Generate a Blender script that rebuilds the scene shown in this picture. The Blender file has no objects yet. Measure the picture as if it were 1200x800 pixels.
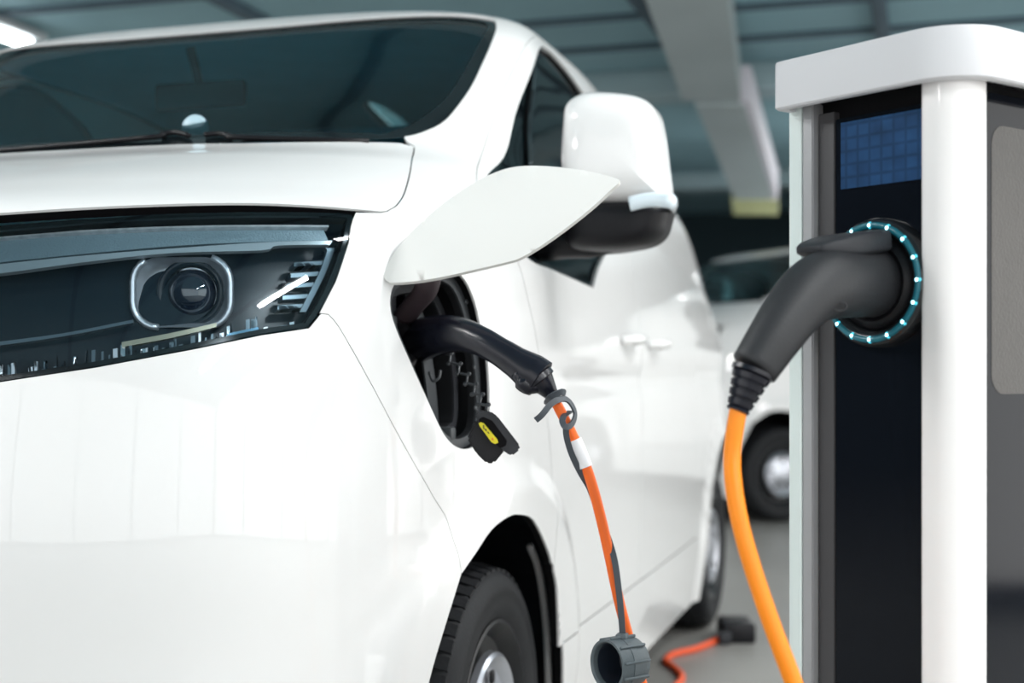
import bpy, bmesh, math, random
import numpy as np
from mathutils import Vector, Matrix, Quaternion
from mathutils.bvhtree import BVHTree
from mathutils.geometry import delaunay_2d_cdt

random.seed(7); np.random.seed(7)
SC = bpy.context.scene
COL = SC.collection
PI = math.pi

# ------------------------------------------------------------------ camera
F_PX = 1600.0; HORIZON = 430.0
CAM = np.array([1.79, -1.92, 1.11])
YAW = math.radians(17.0)                     # the van's long axis is +Y; the camera looks 17 deg to its left
LOOK = np.array([-math.sin(YAW), math.cos(YAW), 0.0])
RIGHT = np.array([math.cos(YAW), math.sin(YAW), 0.0])
UPV = np.array([0, 0, 1.0])
cd = bpy.data.cameras.new('camera'); cam = bpy.data.objects.new('camera', cd); COL.objects.link(cam)
cam.location = CAM; cam.rotation_euler = (PI / 2, 0, YAW)
cd.sensor_width = 36; cd.lens = 36 * F_PX / 1200; cd.shift_y = (HORIZON - 400) / 1200
cd.clip_start = .02; cd.clip_end = 200
cd.dof.use_dof = True; cd.dof.focus_distance = 2.3; cd.dof.aperture_fstop = 2.3
SC.camera = cam

# ------------------------------------------------------------------ world, exposure
wd = bpy.data.worlds.new('world'); SC.world = wd; wd.use_nodes = True
wd.node_tree.nodes['Background'].inputs[0].default_value = (.75, .85, .95, 1)
wd.node_tree.nodes['Background'].inputs[1].default_value = .25
SC.view_settings.view_transform = 'Standard'; SC.view_settings.look = 'None'
SC.view_settings.exposure = 0.22; SC.view_settings.gamma = 1.0
SC.view_settings.use_curve_mapping = False

def area(name, loc, target, sx, sy, power, color=(1, 1, 1)):
    l = bpy.data.lights.new(name, 'AREA'); l.shape = 'RECTANGLE'; l.size = sx; l.size_y = sy
    l.energy = power; l.color = color
    o = bpy.data.objects.new(name, l); COL.objects.link(o); o.location = loc
    o.rotation_euler = (Vector(target) - Vector(loc)).to_track_quat('-Z', 'Y').to_euler()
    o['kind'] = 'helper'
    return o
CEIL = 3.3
# daylight: glazing behind the camera, widened for light; unseen side glazing added
area('window_daylight_front', (-1.2, -6.75, 1.62), (-1.2, 3, 1.62), 15.0, 3.1, 215, (1, .995, .99))
area('added_side_daylight', (6.25, 1.8, 1.62), (-2, 1.8, 1.62), 16.6, 3.1, 270, (1, .985, .965))  # added side glazing, lengthened to brighten flank and background

# ------------------------------------------------------------------ picking points from the picture
def ray(px, py):
    d = LOOK + RIGHT * (px - 600) / F_PX + UPV * (HORIZON - py) / F_PX
    return d
def at(px, py, depth):
    return Vector(CAM + ray(px, py) * depth)
def at_plane(px, py, axis, val):
    d = ray(px, py); return Vector(CAM + d * (val - CAM[axis]) / d[axis])
def proj(p):
    v = np.array(p) - CAM; dp = v @ LOOK
    return 600 + F_PX * (v @ RIGHT) / dp, HORIZON - F_PX * v[2] / dp, dp

# ------------------------------------------------------------------ materials
MATS = {}
def mat(name, color, rough=.5, metal=0., spec=.5, coat=0., coat_rough=.03, bump=0., bscale=60., var=0., vscale=8., emit=None, es=0., trans=0., ior=1.45, aniso=None):
    m = bpy.data.materials.new(name); m.use_nodes = True; nt = m.node_tree; N = nt.nodes; L = nt.links
    b = N['Principled BSDF']
    b.inputs['Base Color'].default_value = (*color, 1); b.inputs['Roughness'].default_value = rough
    b.inputs['Metallic'].default_value = metal; b.inputs['Specular IOR Level'].default_value = spec
    b.inputs['Coat Weight'].default_value = coat; b.inputs['Coat Roughness'].default_value = coat_rough
    b.inputs['Transmission Weight'].default_value = trans; b.inputs['IOR'].default_value = ior
    tc = N.new('ShaderNodeTexCoord')
    nz = N.new('ShaderNodeTexNoise'); nz.inputs['Scale'].default_value = vscale; nz.inputs['Detail'].default_value = 4
    L.new(tc.outputs['Object'], nz.inputs['Vector'])
    mix = N.new('ShaderNodeMix'); mix.data_type = 'RGBA'
    v = max(var, .01)
    mix.inputs['A'].default_value = (*[max(0, c * (1 - v)) for c in color], 1)
    mix.inputs['B'].default_value = (*[min(1, c * (1 + v)) for c in color], 1)
    L.new(nz.outputs['Fac'], mix.inputs['Factor']); L.new(mix.outputs['Result'], b.inputs['Base Color'])
    if bump > 0:
        n2 = N.new('ShaderNodeTexNoise'); n2.inputs['Scale'].default_value = bscale; n2.inputs['Detail'].default_value = 3
        L.new(tc.outputs['Object'], n2.inputs['Vector'])
        bp = N.new('ShaderNodeBump'); bp.inputs['Strength'].default_value = bump; bp.inputs['Distance'].default_value = .002
        L.new(n2.outputs['Fac'], bp.inputs['Height']); L.new(bp.outputs['Normal'], b.inputs['Normal'])
    if emit:
        b.inputs['Emission Color'].default_value = (*emit, 1); b.inputs['Emission Strength'].default_value = es
    MATS[name] = m; return m
def glass(name, tint, ior=1.5, rough=.0, boost=0.):
    m = bpy.data.materials.new(name); m.use_nodes = True; nt = m.node_tree; N = nt.nodes; L = nt.links
    N.remove(N['Principled BSDF'])
    tr = N.new('ShaderNodeBsdfTransparent'); tr.inputs[0].default_value = (*tint, 1)
    gl = N.new('ShaderNodeBsdfGlossy'); gl.inputs['Roughness'].default_value = rough
    fr = N.new('ShaderNodeFresnel'); fr.inputs['IOR'].default_value = ior
    mx = N.new('ShaderNodeMixShader')
    L.new(fr.outputs[0], mx.inputs[0]); L.new(tr.outputs[0], mx.inputs[1]); L.new(gl.outputs[0], mx.inputs[2])
    L.new(mx.outputs[0], N['Material Output'].inputs[0]); MATS[name] = m; return m

M_WHITE = mat('white_paint', (.80, .80, .795), .38, coat=1., coat_rough=.02, spec=.4)
M_FLAP = mat('white_flap_paint', (.77, .765, .74), .45, coat=.6, coat_rough=.08)
M_GAP = mat('gap_black', (.004, .004, .005), .7, spec=.12)
M_FRIT = mat('frit_black', (.008, .012, .014), .12, spec=.6)
M_SCREEN = glass('windscreen_glass', (.52, .94, 1.), 1.75)
M_SIDEGLASS = glass('side_glass', (.10, .16, .17), 1.55)
M_LENS = glass('lamp_lens', (.80, .88, .92), 1.45)
M_PLAST = mat('black_plastic', (.008, .008, .010), .38, spec=.28, bump=.25, bscale=400)
M_PLASTG = mat('dark_grey_plastic', (.030, .032, .037), .5, spec=.35, bump=.3, bscale=300, var=.2)
M_PLUG = mat('plug_black', (.007, .008, .014), .24, bump=.1, bscale=500)
M_RUBBER = mat('tyre_rubber', (.012, .013, .015), .6, spec=.3, bump=.4, bscale=150, var=.25, vscale=30)
M_RIMD = mat('rim_black', (.012, .013, .015), .35, spec=.5)
M_CHROME = mat('chrome', (.8, .82, .85), .12, metal=1.)
M_STEEL = mat('wheel_silver', (.55, .57, .62), .3, metal=.9)
M_LAMPDARK = mat('lamp_interior', (.008, .019, .030), .25, spec=.5)
M_LAMPGREY = mat('lamp_grey', (.16, .22, .26), .25, metal=.4)
M_TEALTRIM = mat('cabin_trim', (.18, .46, .54), .7, bump=.2, var=.15)

# ------------------------------------------------------------------ objects
def tag(o, label=None, cat=None, group=None, kind=None):
    if label: o['label'] = label
    if cat: o['category'] = cat
    if group: o['group'] = group
    if kind: o['kind'] = kind
    return o
def empty(name, loc, label, cat, group=None, rot=(0, 0, 0)):
    o = bpy.data.objects.new(name, None); COL.objects.link(o); o.location = loc; o.rotation_euler = rot
    o.empty_display_size = .1
    return tag(o, label, cat, group)
def link(name, me, parent=None):
    o = bpy.data.objects.new(name, me); COL.objects.link(o)
    if parent is not None:
        o.parent = parent
        bpy.context.view_layer.update() if False else None
        o.matrix_parent_inverse = world_of(parent).inverted()
    return o
def world_of(o):
    m = o.matrix_basis.copy()
    if o.parent is not None: m = world_of(o.parent) @ o.matrix_parent_inverse @ m
    return m
def obj(name, bm, m, parent=None, smooth=True, angle=None):
    me = bpy.data.meshes.new(name); bm.to_mesh(me); bm.free()
    for mm in (m if isinstance(m, (list, tuple)) else [m]): me.materials.append(mm)
    if smooth:
        me.polygons.foreach_set('use_smooth', [True] * len(me.polygons))
        if angle: me.set_sharp_from_angle(angle=math.radians(angle))
    return link(name, me, parent)
def quick(name, verts, faces, m, parent=None, smooth=False):
    me = bpy.data.meshes.new(name); me.from_pydata([tuple(v) for v in verts], [], faces); me.validate(); me.update()
    for mm in (m if isinstance(m, (list, tuple)) else [m]): me.materials.append(mm)
    if smooth: me.polygons.foreach_set('use_smooth', [True] * len(me.polygons))
    return link(name, me, parent)
def frame(d, up=(0, 0, 1)):
    d = Vector(d).normalized(); up = Vector(up)
    if abs(d.dot(up.normalized())) > .97: up = Vector((0, 1, 0)) if abs(d.y) < .9 else Vector((1, 0, 0))
    a = up.cross(d).normalized(); b = d.cross(a).normalized()
    return a, b, d
def box(bm, c, s, R=None, bev=0., seg=2):
    r = bmesh.ops.create_cube(bm, size=1); vs = r['verts']
    for v in vs: v.co = Vector((v.co.x * s[0], v.co.y * s[1], v.co.z * s[2]))
    if bev > 0:
        es = list({e for v in vs for e in v.link_edges})
        rr = bmesh.ops.bevel(bm, geom=es, offset=bev, segments=seg, affect='EDGES', profile=.5)
        vs = list({v for f in rr['faces'] for v in f.verts} | {v for v in vs if v.is_valid})
    for v in vs:
        p = v.co
        if R is not None: p = R @ p
        v.co = p + Vector(c)
    return vs
def box_obj(name, c, s, m, parent=None, bev=.004, R=None, seg=2):
    bm = bmesh.new(); box(bm, c, s, R, bev, seg); return obj(name, bm, m, parent, True, 40)
def smooth_path(pts, n=8, closed=False):
    P = [np.array(p, float) for p in pts]; out = []; N = len(P)
    rng = range(N if closed else N - 1)
    for i in rng:
        p0 = P[(i - 1) % N] if closed or i > 0 else 2 * P[0] - P[1]
        p1 = P[i]; p2 = P[(i + 1) % N]
        p3 = P[(i + 2) % N] if closed or i + 2 < N else 2 * P[-1] - P[-2]
        for k in range(n):
            t = k / n
            out.append(.5 * ((2 * p1) + (-p0 + p2) * t + (2 * p0 - 5 * p1 + 4 * p2 - p3) * t * t + (-p0 + 3 * p1 - 3 * p2 + p3) * t ** 3))
    if not closed: out.append(P[-1])
    return out
def tube(bm, pts, rad, seg=12, caps=True, sx=1., up=(0, 0, 1), sec=None):
    """sweep a round (or flat: sx, or custom section) profile along pts; rad scalar or list"""
    pts = [Vector(p) for p in pts]; n = len(pts)
    rad = [rad] * n if not hasattr(rad, '__len__') else list(rad)
    ts = [(pts[min(i + 1, n - 1)] - pts[max(i - 1, 0)]).normalized() for i in range(n)]
    a, b, _ = frame(ts[0], up); rings = []
    for i in range(n):
        if i > 0:
            q = ts[i - 1].rotation_difference(ts[i]); a = (q @ a); b = (q @ b)
        ring = []
        if sec is None:
            for k in range(seg):
                w = 2 * PI * k / seg
                ring.append(bm.verts.new(pts[i] + (a * math.cos(w) * sx + b * math.sin(w)) * rad[i]))
        else:
            for (u, v) in sec: ring.append(bm.verts.new(pts[i] + (a * u + b * v) * rad[i]))
        rings.append(ring)
    S = len(rings[0])
    for i in range(n - 1):
        for k in range(S):
            bm.faces.new((rings[i][k], rings[i][(k + 1) % S], rings[i + 1][(k + 1) % S], rings[i + 1][k]))
    if caps:
        bm.faces.new(rings[0][::-1]); bm.faces.new(rings[-1])
    return rings
def lathe(bm, prof, center, axis, seg=32, up=(0, 0, 1), close=False):
    """prof: list of (along axis, radius)"""
    a, b, d = frame(axis, up); c = Vector(center); rings = []
    for (h, r) in prof:
        if r < 1e-6: rings.append([bm.verts.new(c + d * h)]); continue
        rings.append([bm.verts.new(c + d * h + (a * math.cos(2 * PI * k / seg) + b * math.sin(2 * PI * k / seg)) * r) for k in range(seg)])
    P = list(zip(rings[:-1], rings[1:]))
    if close: P.append((rings[-1], rings[0]))
    for A, B in P:
        for k in range(seg):
            k2 = (k + 1) % seg
            if len(A) == 1 and len(B) == 1: continue
            if len(A) == 1: bm.faces.new((A[0], B[k2], B[k]))
            elif len(B) == 1: bm.faces.new((A[k], A[k2], B[0]))
            else: bm.faces.new((A[k], A[k2], B[k2], B[k]))
    bmesh.ops.recalc_face_normals(bm, faces=bm.faces)
    return rings

# ------------------------------------------------------------------ the van's skin: one lofted surface, every panel is cut from it
#   z     yf    w     Lf    n     yr    Lr
STN = np.array([
 (.19,  .12, .915, .80, 2.6, 4.60, .80),
 (.40,  .03, .945, .86, 2.5, 4.68, .85),
 (.62,  .00, .955, .90, 2.4, 4.72, .90),
 (.85, -.01, .96,  .92, 2.4, 4.74, .90),
 (1.10, .02, .955, .92, 2.4, 4.72, .90),
 (1.28, .06, .945, .92, 2.4, 4.70, .90),
 (1.385,.12, .93,  .90, 2.45, 4.66, .90),
 (1.46, .27, .915, .86, 2.6, 4.64, .90),
 (1.53, .46, .90,  .78, 2.8, 4.62, .90),
 (1.59, .64, .888, .66, 3.0, 4.60, .90),
 (1.70, .80, .875, .54, 3.2, 4.54, .90),
 (1.84, .99, .855, .46, 3.3, 4.45, .90),
 (1.945,1.13,.825, .42, 3.4, 4.35, .90),
 (2.012,1.27,.77,  .42, 3.4, 4.20, .90),
 (2.036,1.48,.65,  .45, 3.0, 3.95, .80),
 (2.042,1.80,.40,  .45, 2.5, 3.60, .70),
 (2.044,2.30,.04,  .25, 2.0, 3.20, .30)], float)
NV = len(STN)
DROP = .30; MIDY = 2.3; CREASE = 1.
WHEEL_Y, WHEEL_Z, WHEEL_R = .85, .345, .345
REAR_Y = 3.92
def stn(v):
    v = np.clip(v, 0, NV - 1 - 1e-9); i = np.floor(v).astype(int); t = (v - i)[..., None]
    g = lambda k: STN[np.clip(k, 0, NV - 1)]
    p0, p1, p2, p3 = g(i - 1), g(i), g(i + 1), g(i + 2)
    return .5 * (2 * p1 + (-p0 + p2) * t + (2 * p0 - 5 * p1 + 4 * p2 - p3) * t ** 2 + (-p0 + 3 * p1 - 3 * p2 + p3) * t ** 3)
def sstep(x): x = np.clip(x, 0, 1); return x * x * (3 - 2 * x)
def surf_uv(u, v):
    """u: 0 front centre .. 1 front corner end .. 2 rear corner start .. 3 rear centre, negative = right-hand side"""
    u = np.asarray(u, float); v = np.asarray(v, float); u, v = np.broadcast_arrays(u, v)
    sg = np.sign(u); sg = np.where(sg == 0, 1, sg); a = np.abs(u)
    s = stn(v); z, yf, w, Lf, n, yr, Lr = [s[..., k] for k in range(7)]
    e = 2 / n
    th = np.clip(a, 0, 1) * PI / 2
    xs = w * np.sin(th) ** e; ys = yf + Lf * (1 - np.clip(np.cos(th), 0, 1) ** e)
    t2 = np.clip(a - 1, 0, 1); ys2 = (yf + Lf) + ((yr - Lr) - (yf + Lf)) * t2
    t3 = np.clip(a - 2, 0, 1) * PI / 2; e3 = 2 / 2.6
    xs3 = w * np.clip(np.cos(t3), 0, 1) ** e3; ys3 = (yr - Lr) + Lr * np.sin(t3) ** e3
    x = np.where(a <= 1, xs, np.where(a <= 2, w, xs3)); y = np.where(a <= 1, ys, np.where(a <= 2, ys2, ys3))
    x = x * (1 - .02 * np.clip((y - 1.6) / 2.5, 0, 1) ** 2)
    # wheel-arch flares and the shallow crease along the doors
    for wy in (WHEEL_Y, REAR_Y):
        d = np.hypot(y - wy, z - WHEEL_Z)
        x = x + .016 * (1 - sstep((d - .50) / .07)) * (np.abs(x) > .5)
    x = x + CREASE * (-.012 * np.exp(-((z - 1.07) / .035) ** 2) + .006 * np.exp(-((z - 1.16) / .05) ** 2)) * sstep((y - 1.05) / .25) * (1 - sstep((y - 4.1) / .4))
    drop = DROP * sstep((y - 1.9) / 2.2) * np.clip((z - 1.15) / .9, 0, None)
    return np.stack([sg * x, y, z - drop], -1)
# metric parameters (s along the outline, t up the profile)
_ul = np.linspace(0, 3, 901); _vl = np.linspace(0, 1, 601)
def set_tables():
    global _sl, _tl, S_MAX, T_MAX, _vl
    p = surf_uv(_ul, 3.0); _sl = np.concatenate([[0], np.cumsum(np.linalg.norm(np.diff(p, axis=0), axis=1))])
    _vl = np.linspace(0, NV - 1, 601); p = surf_uv(.62, _vl); _tl = np.concatenate([[0], np.cumsum(np.linalg.norm(np.diff(p, axis=0), axis=1))])
    S_MAX, T_MAX = _sl[-1], _tl[-1]
set_tables()
def u_of_s(s): return np.sign(s) * np.interp(np.abs(s), _sl, _ul)
def v_of_t(t): return np.interp(t, _tl, _vl)
def t_of_v(v): return float(np.interp(v, _vl, _tl))
def s_of_u(u): return float(np.interp(u, _ul, _sl))
def surf(s, t): return surf_uv(u_of_s(np.asarray(s, float)), v_of_t(np.asarray(t, float)))
def normal(s, t, h=.004):
    s = np.asarray(s, float); t = np.asarray(t, float)
    ds = surf(np.clip(s + h, -S_MAX, S_MAX), t) - surf(np.clip(s - h, -S_MAX, S_MAX), t)
    dt = surf(s, np.clip(t + h, 0, T_MAX)) - surf(s, np.clip(t - h, 0, T_MAX))
    n = np.cross(ds, dt); n /= np.maximum(np.linalg.norm(n, axis=-1, keepdims=True), 1e-12)
    p = surf(s, t) - np.array([0, MIDY, 1.0])
    sg = np.sign((n * p).sum(-1, keepdims=True)); return n * np.where(sg == 0, 1, sg)
# ray picking on the skin
_gs = np.linspace(-1.9, S_MAX, 520); _gt = np.linspace(0, T_MAX, 330)
_G = surf(*np.meshgrid(_gs, _gt, indexing='ij')); _nt = len(_gt)
_faces = [(i * _nt + j, (i + 1) * _nt + j, (i + 1) * _nt + j + 1, i * _nt + j + 1) for i in range(len(_gs) - 1) for j in range(_nt - 1)]
BV = BVHTree.FromPolygons([tuple(p) for p in _G.reshape(-1, 3)], _faces)
def pick(px, py):
    d = Vector(ray(px, py)).normalized()
    loc, nn, idx, dist = BV.ray_cast(Vector(CAM), d)
    if loc is None: raise ValueError('pick missed %s %s' % (px, py))
    f = _faces[idx]; i, j = divmod(f[0], _nt)
    s, t = .5 * (_gs[i] + _gs[i + 1]), .5 * (_gt[j] + _gt[j + 1]); L = np.array(loc)
    for _ in range(6):
        p = surf(s, t); h = 1e-3
        a = (surf(s + h, t) - surf(s - h, t)) / (2 * h); b = (surf(s, t + h) - surf(s, t - h)) / (2 * h)
        r = L - p; A = np.array([[a @ a, a @ b], [a @ b, b @ b]]); q = np.array([a @ r, b @ r])
        ds = np.linalg.solve(A, q); s = min(max(s + np.clip(ds[0], -.02, .02), -S_MAX), S_MAX); t = min(max(t + np.clip(ds[1], -.02, .02), 0), T_MAX)
    return (float(s), float(t))
def picks(pts): return [pick(*p) for p in pts]
def st_of_xyz(y, z, s0=1.6):
    """nearest (s,t) on the left flank with given y,z"""
    t = t_of_v(float(np.interp(z, STN[:, 0], np.arange(NV)))); s = s0
    for _ in range(40):
        p = surf(s, t); s += np.clip(y - p[1], -.2, .2); s = min(max(s, .02), S_MAX)
        t += np.clip(z - p[2], -.1, .1); t = min(max(t, 0), T_MAX)
    return (float(s), float(t))
def resample(poly, step):
    out = []; n = len(poly)
    for i in range(n):
        a = np.array(poly[i]); b = np.array(poly[(i + 1) % n]); L = np.linalg.norm(b - a)
        k = max(1, int(round(L / step)))
        for j in range(k): out.append(a + (b - a) * j / k)
    return np.array(out)
def spl(pts, n=6): return [tuple(p) for p in smooth_path(pts, n)]
def inside(poly, P):
    x, y = P[:, 0], P[:, 1]; r = np.zeros(len(P), bool); n = len(poly)
    for i in range(n):
        x1, y1 = poly[i]; x2, y2 = poly[(i + 1) % n]
        c = ((y1 > y) != (y2 > y))
        with np.errstate(divide='ignore', invalid='ignore'):
            r ^= c & (x < (x2 - x1) * (y - y1) / (y2 - y1) + x1)
    return r
def bdist(poly, P):
    d = np.full(len(P), 9.)
    for i in range(len(poly)):
        a = poly[i]; b = poly[(i + 1) % len(poly)]; ab = b - a; q = np.clip(((P - a) @ ab) / max(ab @ ab, 1e-12), 0, 1)
        d = np.minimum(d, np.linalg.norm(P - (a + q[:, None] * ab), axis=1))
    return d
def shrink(poly, g):
    """inset a resampled polygon by g"""
    n = len(poly); area2 = sum(poly[i][0] * poly[(i + 1) % n][1] - poly[(i + 1) % n][0] * poly[i][1] for i in range(n))
    sg = 1 if area2 > 0 else -1
    t = np.roll(poly, -1, 0) - np.roll(poly, 1, 0); t /= np.maximum(np.linalg.norm(t, axis=1, keepdims=True), 1e-9)
    return poly + sg * g * np.stack([-t[:, 1], t[:, 0]], 1)
def panel(name, outline, m, parent, holes=(), off=0., rim=.022, gap=.002, step=.02, grid=.028, mirror=False, rim_mat=None, fn=None):
    """cut one sheet-metal (or glass) panel out of the skin; outline and holes are (s,t) polygons"""
    O = shrink(resample(outline, step), gap) if gap else resample(outline, step)
    H = [resample(h, step) if not isinstance(h, tuple) else resample(h[0], step) for h in holes]
    lo, hi = O.min(0), O.max(0)
    gx = np.arange(lo[0] + grid / 2, hi[0], grid); gy = np.arange(lo[1] + grid / 2, hi[1], grid)
    G = np.stack(np.meshgrid(gx, gy, indexing='ij'), -1).reshape(-1, 2)
    k = inside(O, G) & (bdist(O, G) > grid * .45)
    for h in H: k &= ~inside(h, G) & (bdist(h, G) > grid * .45)
    G = G[k]
    loops = [O] + H; pts = np.concatenate(loops + [G]); edges = []; base = 0
    for l in loops:
        edges += [(base + i, base + (i + 1) % len(l)) for i in range(len(l))]; base += len(l)
    vo, eo, fo, ov, oe, of = delaunay_2d_cdt([Vector(p) for p in pts], edges, [], 0, 1e-6)
    V2 = np.array([tuple(v) for v in vo]); T = np.array([tuple(f) for f in fo])
    c = V2[T].mean(1); k = inside(O, c)
    for h in H: k &= ~inside(h, c)
    T = T[k]
    s, t = V2[:, 0], np.clip(V2[:, 1], 0, T_MAX); sgn = -1 if mirror else 1
    X = surf(sgn * s, t); Nn = normal(sgn * s, t); X = X + Nn * off
    if fn: X = fn(X, Nn)
    tri = np.cross(X[T[:, 1]] - X[T[:, 0]], X[T[:, 2]] - X[T[:, 0]])
    flip = (tri * Nn[T[:, 0]]).sum(1) < 0; T[flip] = T[flip][:, ::-1]
    verts = [tuple(x) for x in X]; faces = [tuple(int(i) for i in f) for f in T]; nsurf = len(faces); mi = [0] * nsurf
    if rim > 0:   # fold the edge inwards, white lip then dark flange
        edge = {}
        for f in faces:
            for a, b in ((f[0], f[1]), (f[1], f[2]), (f[2], f[0])): edge[(a, b)] = 1
        bnd = [(a, b) for (a, b) in edge if (b, a) not in edge]
        idx = {}; lip = .005
        for a, b in bnd:
            for q in (a, b):
                if q not in idx:
                    idx[q] = len(verts)
                    verts.append(tuple(X[q] - Nn[q] * lip)); verts.append(tuple(X[q] - Nn[q] * rim))
        for a, b in bnd:
            faces.append((b, a, idx[a], idx[b])); mi.append(0)
            faces.append((idx[b], idx[a], idx[a] + 1, idx[b] + 1)); mi.append(1)
    me = bpy.data.meshes.new(name); me.from_pydata(verts, [], faces); me.update()
    me.materials.append(m); me.materials.append(rim_mat or M_GAP)
    me.polygons.foreach_set('material_index', mi); me.polygons.foreach_set('use_smooth', [True] * len(faces))
    ln = np.zeros((len(me.loops), 3)); lv = np.zeros(len(me.loops), int); me.loops.foreach_get('vertex_index', lv)
    pn = np.zeros(len(me.polygons) * 3); me.polygons.foreach_get('normal', pn); pn = pn.reshape(-1, 3)
    ls = np.zeros(len(me.polygons), int); me.polygons.foreach_get('loop_start', ls); lt = np.zeros(len(me.polygons), int); me.polygons.foreach_get('loop_total', lt)
    for p in range(len(faces)):
        r = slice(ls[p], ls[p] + lt[p])
        ln[r] = Nn[lv[r]] if p < nsurf else pn[p]
    me.normals_split_custom_set([tuple(x) for x in ln])
    return link(name, me, parent)

# ================================================================== THE HALL
M_FLOOR = mat('floor_concrete', (.27, .265, .25), .38, bump=.15, bscale=40, var=.25, vscale=1.3)
M_CEIL = mat('ceiling_concrete', (.22, .37, .42), .8, bump=.2, bscale=20, var=.30, vscale=.7)
M_RIBC = mat('rib_blue', (.07, .11, .14), .8, var=.2)
M_BEAM = mat('beam_concrete', (.31, .42, .45), .75, bump=.2, bscale=20, var=.2, vscale=.8)
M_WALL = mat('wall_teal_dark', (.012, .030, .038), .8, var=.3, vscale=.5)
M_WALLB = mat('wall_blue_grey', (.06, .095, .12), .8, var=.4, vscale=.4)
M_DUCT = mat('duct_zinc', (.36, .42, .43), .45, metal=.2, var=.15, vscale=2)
M_WHITEWALL = mat('wall_plaster', (.5, .52, .52), .8, var=.1)
X0, X1, Y0, Y1 = -10.0, 6.6, -7.1, 17.5
def struct(name, c, s, m, bev=0., parent=None):
    o = box_obj(name, c, s, m, parent, bev); 
    if parent is None: o['kind'] = 'structure'
    return o
struct('floor', ((X0 + X1) / 2, (Y0 + Y1) / 2, -.1), (X1 - X0, Y1 - Y0, .2), M_FLOOR)
ceil = struct('ceiling', ((X0 + X1) / 2, (Y0 + Y1) / 2, CEIL + .1), (X1 - X0, Y1 - Y0, .2), M_CEIL)
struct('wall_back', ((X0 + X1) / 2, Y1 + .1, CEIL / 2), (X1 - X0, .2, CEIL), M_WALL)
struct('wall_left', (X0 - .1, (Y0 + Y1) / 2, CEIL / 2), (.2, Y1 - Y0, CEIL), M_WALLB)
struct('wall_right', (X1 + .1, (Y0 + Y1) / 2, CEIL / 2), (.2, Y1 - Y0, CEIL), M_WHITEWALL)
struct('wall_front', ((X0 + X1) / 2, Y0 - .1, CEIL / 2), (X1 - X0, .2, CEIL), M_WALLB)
for y in (2.2, 8.2, 13.6):
    struct('ceiling_beam', ((X0 + X1) / 2, y, CEIL - .09), (X1 - X0, .45, .18), M_BEAM, .01, ceil)
for y in (6.4, 7.2, 5.2):
    struct('ceiling_joint', ((X0 + X1) / 2, y, CEIL - .015), (X1 - X0, .07, .03), M_RIBC, .004, ceil)
for x in (-7.4, -4.9, -2.2, .15, 1.5, 2.6, 3.8):
    struct('ceiling_rib', (x, (Y0 + Y1) / 2, CEIL - .03), (.09, Y1 - Y0, .06), M_RIBC, .01, ceil)
M_TUBE = mat('lamp_tube', (.9, .95, 1), .3, emit=(.92, .98, 1), es=14.)
M_TRAY = mat('lamp_tray', (.5, .54, .56), .5)
LAMPS = [(-3.80, 4.95), (-3.4, 9.5), (-3.4, .3), (-6.2, 4.9), (-6.2, 9.5), (4.4, -4.6), (-5.2, -4.6), (3.9, -1.5), (3.9, 4.6), (-1.6, -.9), (2.9, .9), (1.9, 11.0)]  # some unseen lamps are added to brighten bonnet, flank and background
WHERE = ['beyond the windscreen top', 'deep in the hall on the left', 'left of the van bonnet', 'far left of the hall', 'far back on the left side', 'behind the camera to the right', 'behind the camera to the left', 'right of the charging post', 'deep in the hall on the right', 'added ahead of the far corner of the van bonnet', 'added above the left flank of the foreground van', 'added above the two vans at the back']
for (x, y), wh in zip(LAMPS, WHERE):
    le = empty('ceiling_lamp', (x, y, CEIL - .06), 'white tube lamp on the ceiling ' + wh, 'lamp', 'ceiling tube lamps')
    box_obj('lamp_tray', (x, y, CEIL - .045), (.20, 1.5, .05), M_TRAY, le, .006)
    bm = bmesh.new()
    tube(bm, [(x, y - .7, CEIL - .10), (x, y + .7, CEIL - .10)], .028, 12); obj('lamp_tube', bm, M_TUBE, le)
    ll = area('lamp_light', (x, y, CEIL - .14), (x, y, 0), .16, 1.4, 76, (1, .99, .98)); ll.parent = le; ll.matrix_parent_inverse = world_of(le).inverted()
    for k in (-1, 1): box_obj('lamp_holder', (x, y + k * .71, CEIL - .09), (.06, .03, .07), M_TRAY, le, .004)
# window frames in front of the daylight
def window(name, c, w, h, axis, n):
    e = bpy.data.objects.new(name, None); COL.objects.link(e); e.location = c; e['kind'] = 'structure'
    def bar(nm, du, dz, su, sz):
        p = (c[0] + du, c[1], c[2] + dz) if axis == 'x' else (c[0], c[1] + du, c[2] + dz)
        sz3 = (su, .06, sz) if axis == 'x' else (.06, su, sz)
        box_obj(nm, p, sz3, M_PLASTG, e, .004)
    for k in (-1, 1):
        bar('window_frame', 0, k * h / 2, w, .08); bar('window_frame', k * w / 2, 0, .08, h)
    for k in range(1, n): bar('mullion', -w / 2 + w * k / n, 0, .06, h)
    return e
window('window_1', (-1.2, Y0 + .42, 1.62), 15.0, 3.1, 'x', 8)
window('added_side_window', (X1 - .42, 1.8, 1.62), 16.6, 3.1, 'y', 9)  # frame of the added side glazing

# ================================================================== THE WHITE VAN
WHITE_VAN_LABEL = 'white van in the foreground with open charging flap and orange cable plugged in'
van = empty('van', (0, 0, 0), WHITE_VAN_LABEL, 'van')
mir = lambda P: [(-a, b) for a, b in P]
tR = t_of_v(12.45)
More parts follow.
